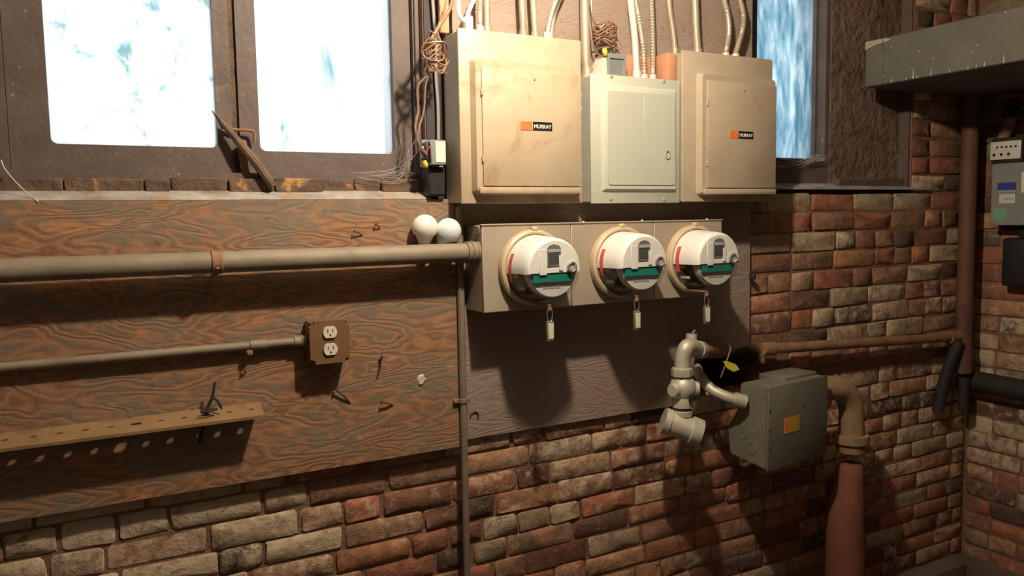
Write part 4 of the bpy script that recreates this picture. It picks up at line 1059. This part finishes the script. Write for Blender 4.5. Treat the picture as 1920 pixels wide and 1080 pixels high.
# corner pipes
cpx = P(1814, 400, -.055)
cpipe = thing('corner_pipe', (cpx.x, -.055, 1.0), 'dark red upright pipe in the wall corner below the duct', 'pipe')
t0 = P(1822, 190, -.055); t1 = P(1806, 664, -.055)
part('tube', MB().tube([(cpx.x, -.055, dz0 - .0005), (cpx.x, -.055, t1.z)], .0300, 18), 'red_pipe', cpipe)
part('bottom_tee', MB().tube([(cpx.x, -.055, t1.z + .03), (cpx.x, -.055, t1.z - .07)], .035, 16), 'red_pipe', cpipe)
dp = thing('black_pipe', PX(1815, 715, 3.02), 'thick black pipe along the corner wall under the red pipe', 'pipe')
q0 = PX(1812, 712, 3.025)
part('tube', MB().tube([(3.03, -.04, q0.z), (3.03, -.9, q0.z - .02)], .040, 18), 'dark_iron', dp)
part('down_leg', MB().tube([P(1808, 706, -.06), P(1806, 770, -.06)], .020, 12), 'dark_iron', dp)
part('brace', MB().tube(smooth_path([P(1797, 640, -.07), P(1778, 690, -.05), P(1766, 730, -.035), P(1758, 772, -.03)], 5), .021, 10), 'dark_iron', dp)

# switch gear on the right wall
def RX(px, py, x): return PX(px, py, x)
fx = XR - .105
a_, b2 = RX(1862, 309, fx), RX(1862, 421, fx)
ye = RX(1945, 360, fx).y
sw = thing('disconnect_switch', (XR - .05, (a_.y + ye) / 2, b2.z), 'grey switch box with blue, white and green stickers on the corner wall', 'switch box')
part('body', MB().box(fx + .004, XR - .014, ye, a_.y, b2.z, a_.z, .003, 1), 'switch_grey', sw)
part('door', MB().box(fx, fx + .0038, ye - .003, a_.y + .003, b2.z - .003, a_.z + .003, .0018, 1), 'switch_grey', sw)
def sticker(name, p0, p1, mat, lb):
    A = RX(*p0, fx); B = RX(*p1, fx)
    return part(name, MB().box(fx - .0012, fx - .0001, min(A.y, B.y), max(A.y, B.y), min(A.z, B.z), max(A.z, B.z)), mat, sw, lb)
sticker('blue_sticker', (1871, 343), (1905, 356), 'sticker_blue', 'blue sticker')
sticker('blue_sticker_edge', (1872, 357), (1904, 360), 'print_grey', 'grey edge of the blue sticker')
wl = sticker('white_label', (1874, 364), (1903, 381), 'label_white', 'white label')
A = RX(1882, 370, fx); mb = MB()
for k in range(4): mb.box(fx - .0016, fx - .0011, A.y - .006 - k * .0095, A.y - k * .0095, A.z - .010, A.z - .002)
part('label_print', mb, 'print_grey', wl)
sticker('side_label', (1916, 322), (1940, 360), 'label_ivory', 'cream label')
A = RX(1875, 402, fx); part('green_sticker', MB().lathe([(.026, .0001), (.026, .0012), (0, .0012)], (fx, A.y, A.z), (-1, 0, 0), 24), 'sticker_green', sw, 'round green sticker')
lx = XR - .10
a_, b2 = RX(1858, 267, lx), RX(1914, 297, lx)
ld = thing('terminal_block', (XR - .06, (a_.y + b2.y) / 2, b2.z), 'white terminal block with black marks above the grey switch box', 'terminal block')
part('mount', MB().box(lx + .004, XR - .014, b2.y - .004, a_.y + .004, b2.z - .014, a_.z + .014, .008, 2), 'dark_iron', ld)
fpl = part('face', MB().box(lx - .004, lx + .0038, b2.y, a_.y, b2.z, a_.z, .003, 2), 'porcelain', ld)
mb = MB()
for k in range(5):
    yy = a_.y - (a_.y - b2.y) * (.24 + .15 * k); zz = a_.z - (a_.z - b2.z) * .32
    mb.lathe([(.0045, 0), (0, .0006)], (lx - .0041, yy, zz), (-1, 0, 0), 8)
for k in range(3):
    yy = a_.y - (a_.y - b2.y) * (.14 + .24 * k); zz = a_.z - (a_.z - b2.z) * .72
    mb.lathe([(.006, 0), (0, .0006)], (lx - .0041, yy, zz), (-1, 0, 0), 8)
part('black_marks', mb, 'logo_black', fpl)
el = thing('elbow_fitting', RX(1880, 262, XR - .06), 'brown elbow conduit coming down from the duct to the terminal block', 'conduit')
part('bend', MB().tube(smooth_path([RX(1898, 180, XR - .07), RX(1897, 205, XR - .07), RX(1892, 235, XR - .06), RX(1880, 262, XR - .05)], 6), .020, 12), 'rust_pipe', el)
part('union', MB().lathe([(.022, 0), (.034, .006), (.034, .026), (.026, .032), (.026, .044), (.032, .048), (.032, .062), (.02, .066)], RX(1897, 222, XR - .07), (0, .05, 1), 8), 'dark_iron', el)
a_, b2 = RX(1882, 446, XR - .07), RX(1882, 536, XR - .07)
bbx = thing('black_box', (XR - .05, a_.y - .05, b2.z), 'black rounded box under the grey switch box', 'electrical box')
part('body', MB().box(XR - .08, XR - .014, a_.y - .14, a_.y, b2.z, a_.z, .010, 3), 'black_plastic', bbx)
part('neck', MB().box(XR - .06, XR - .02, a_.y - .11, a_.y - .045, a_.z - .002, RX(1882, 421, XR - .07).z - .004, .006, 2), 'black_plastic', bbx)
# small clip at the edge of the bricks
w = P(1407, 518, -.02)
solo('pipe_clip', MB().box(w.x - .006, w.x + .008, -.040, -.014, w.z - .010, w.z + .010, .003, 1), 'dark_iron', 'small dark clip on the brick beside the backing board', 'clip')

# ------------------------------------------------------------------ the ceiling lamp (above the picture)
lm = thing('ceiling_lamp_offscreen', (LAMP.x, LAMP.y, LAMP.z), 'bare bulb in a white porcelain holder on the ceiling', 'lamp')
part('holder', MB().lathe([(.055, ZC - LAMP.z - .001), (.055, ZC - LAMP.z - .02), (.03, ZC - LAMP.z - .05), (.022, .115), (.022, .075), (0, .075)], LAMP, (0, 0, 1), 20), 'porcelain', lm)
part('stem', MB().lathe([(.014, .074), (.014, .040), (.0, .040)], LAMP, (0, 0, 1), 14), 'brass', lm)
g_ = MB(); bmesh.ops.create_icosphere(g_.bm, subdivisions=2, radius=.030); g_.move(Matrix.Translation(LAMP))
part('glowing_globe_offscreen', g_, 'lit_bulb', lm)
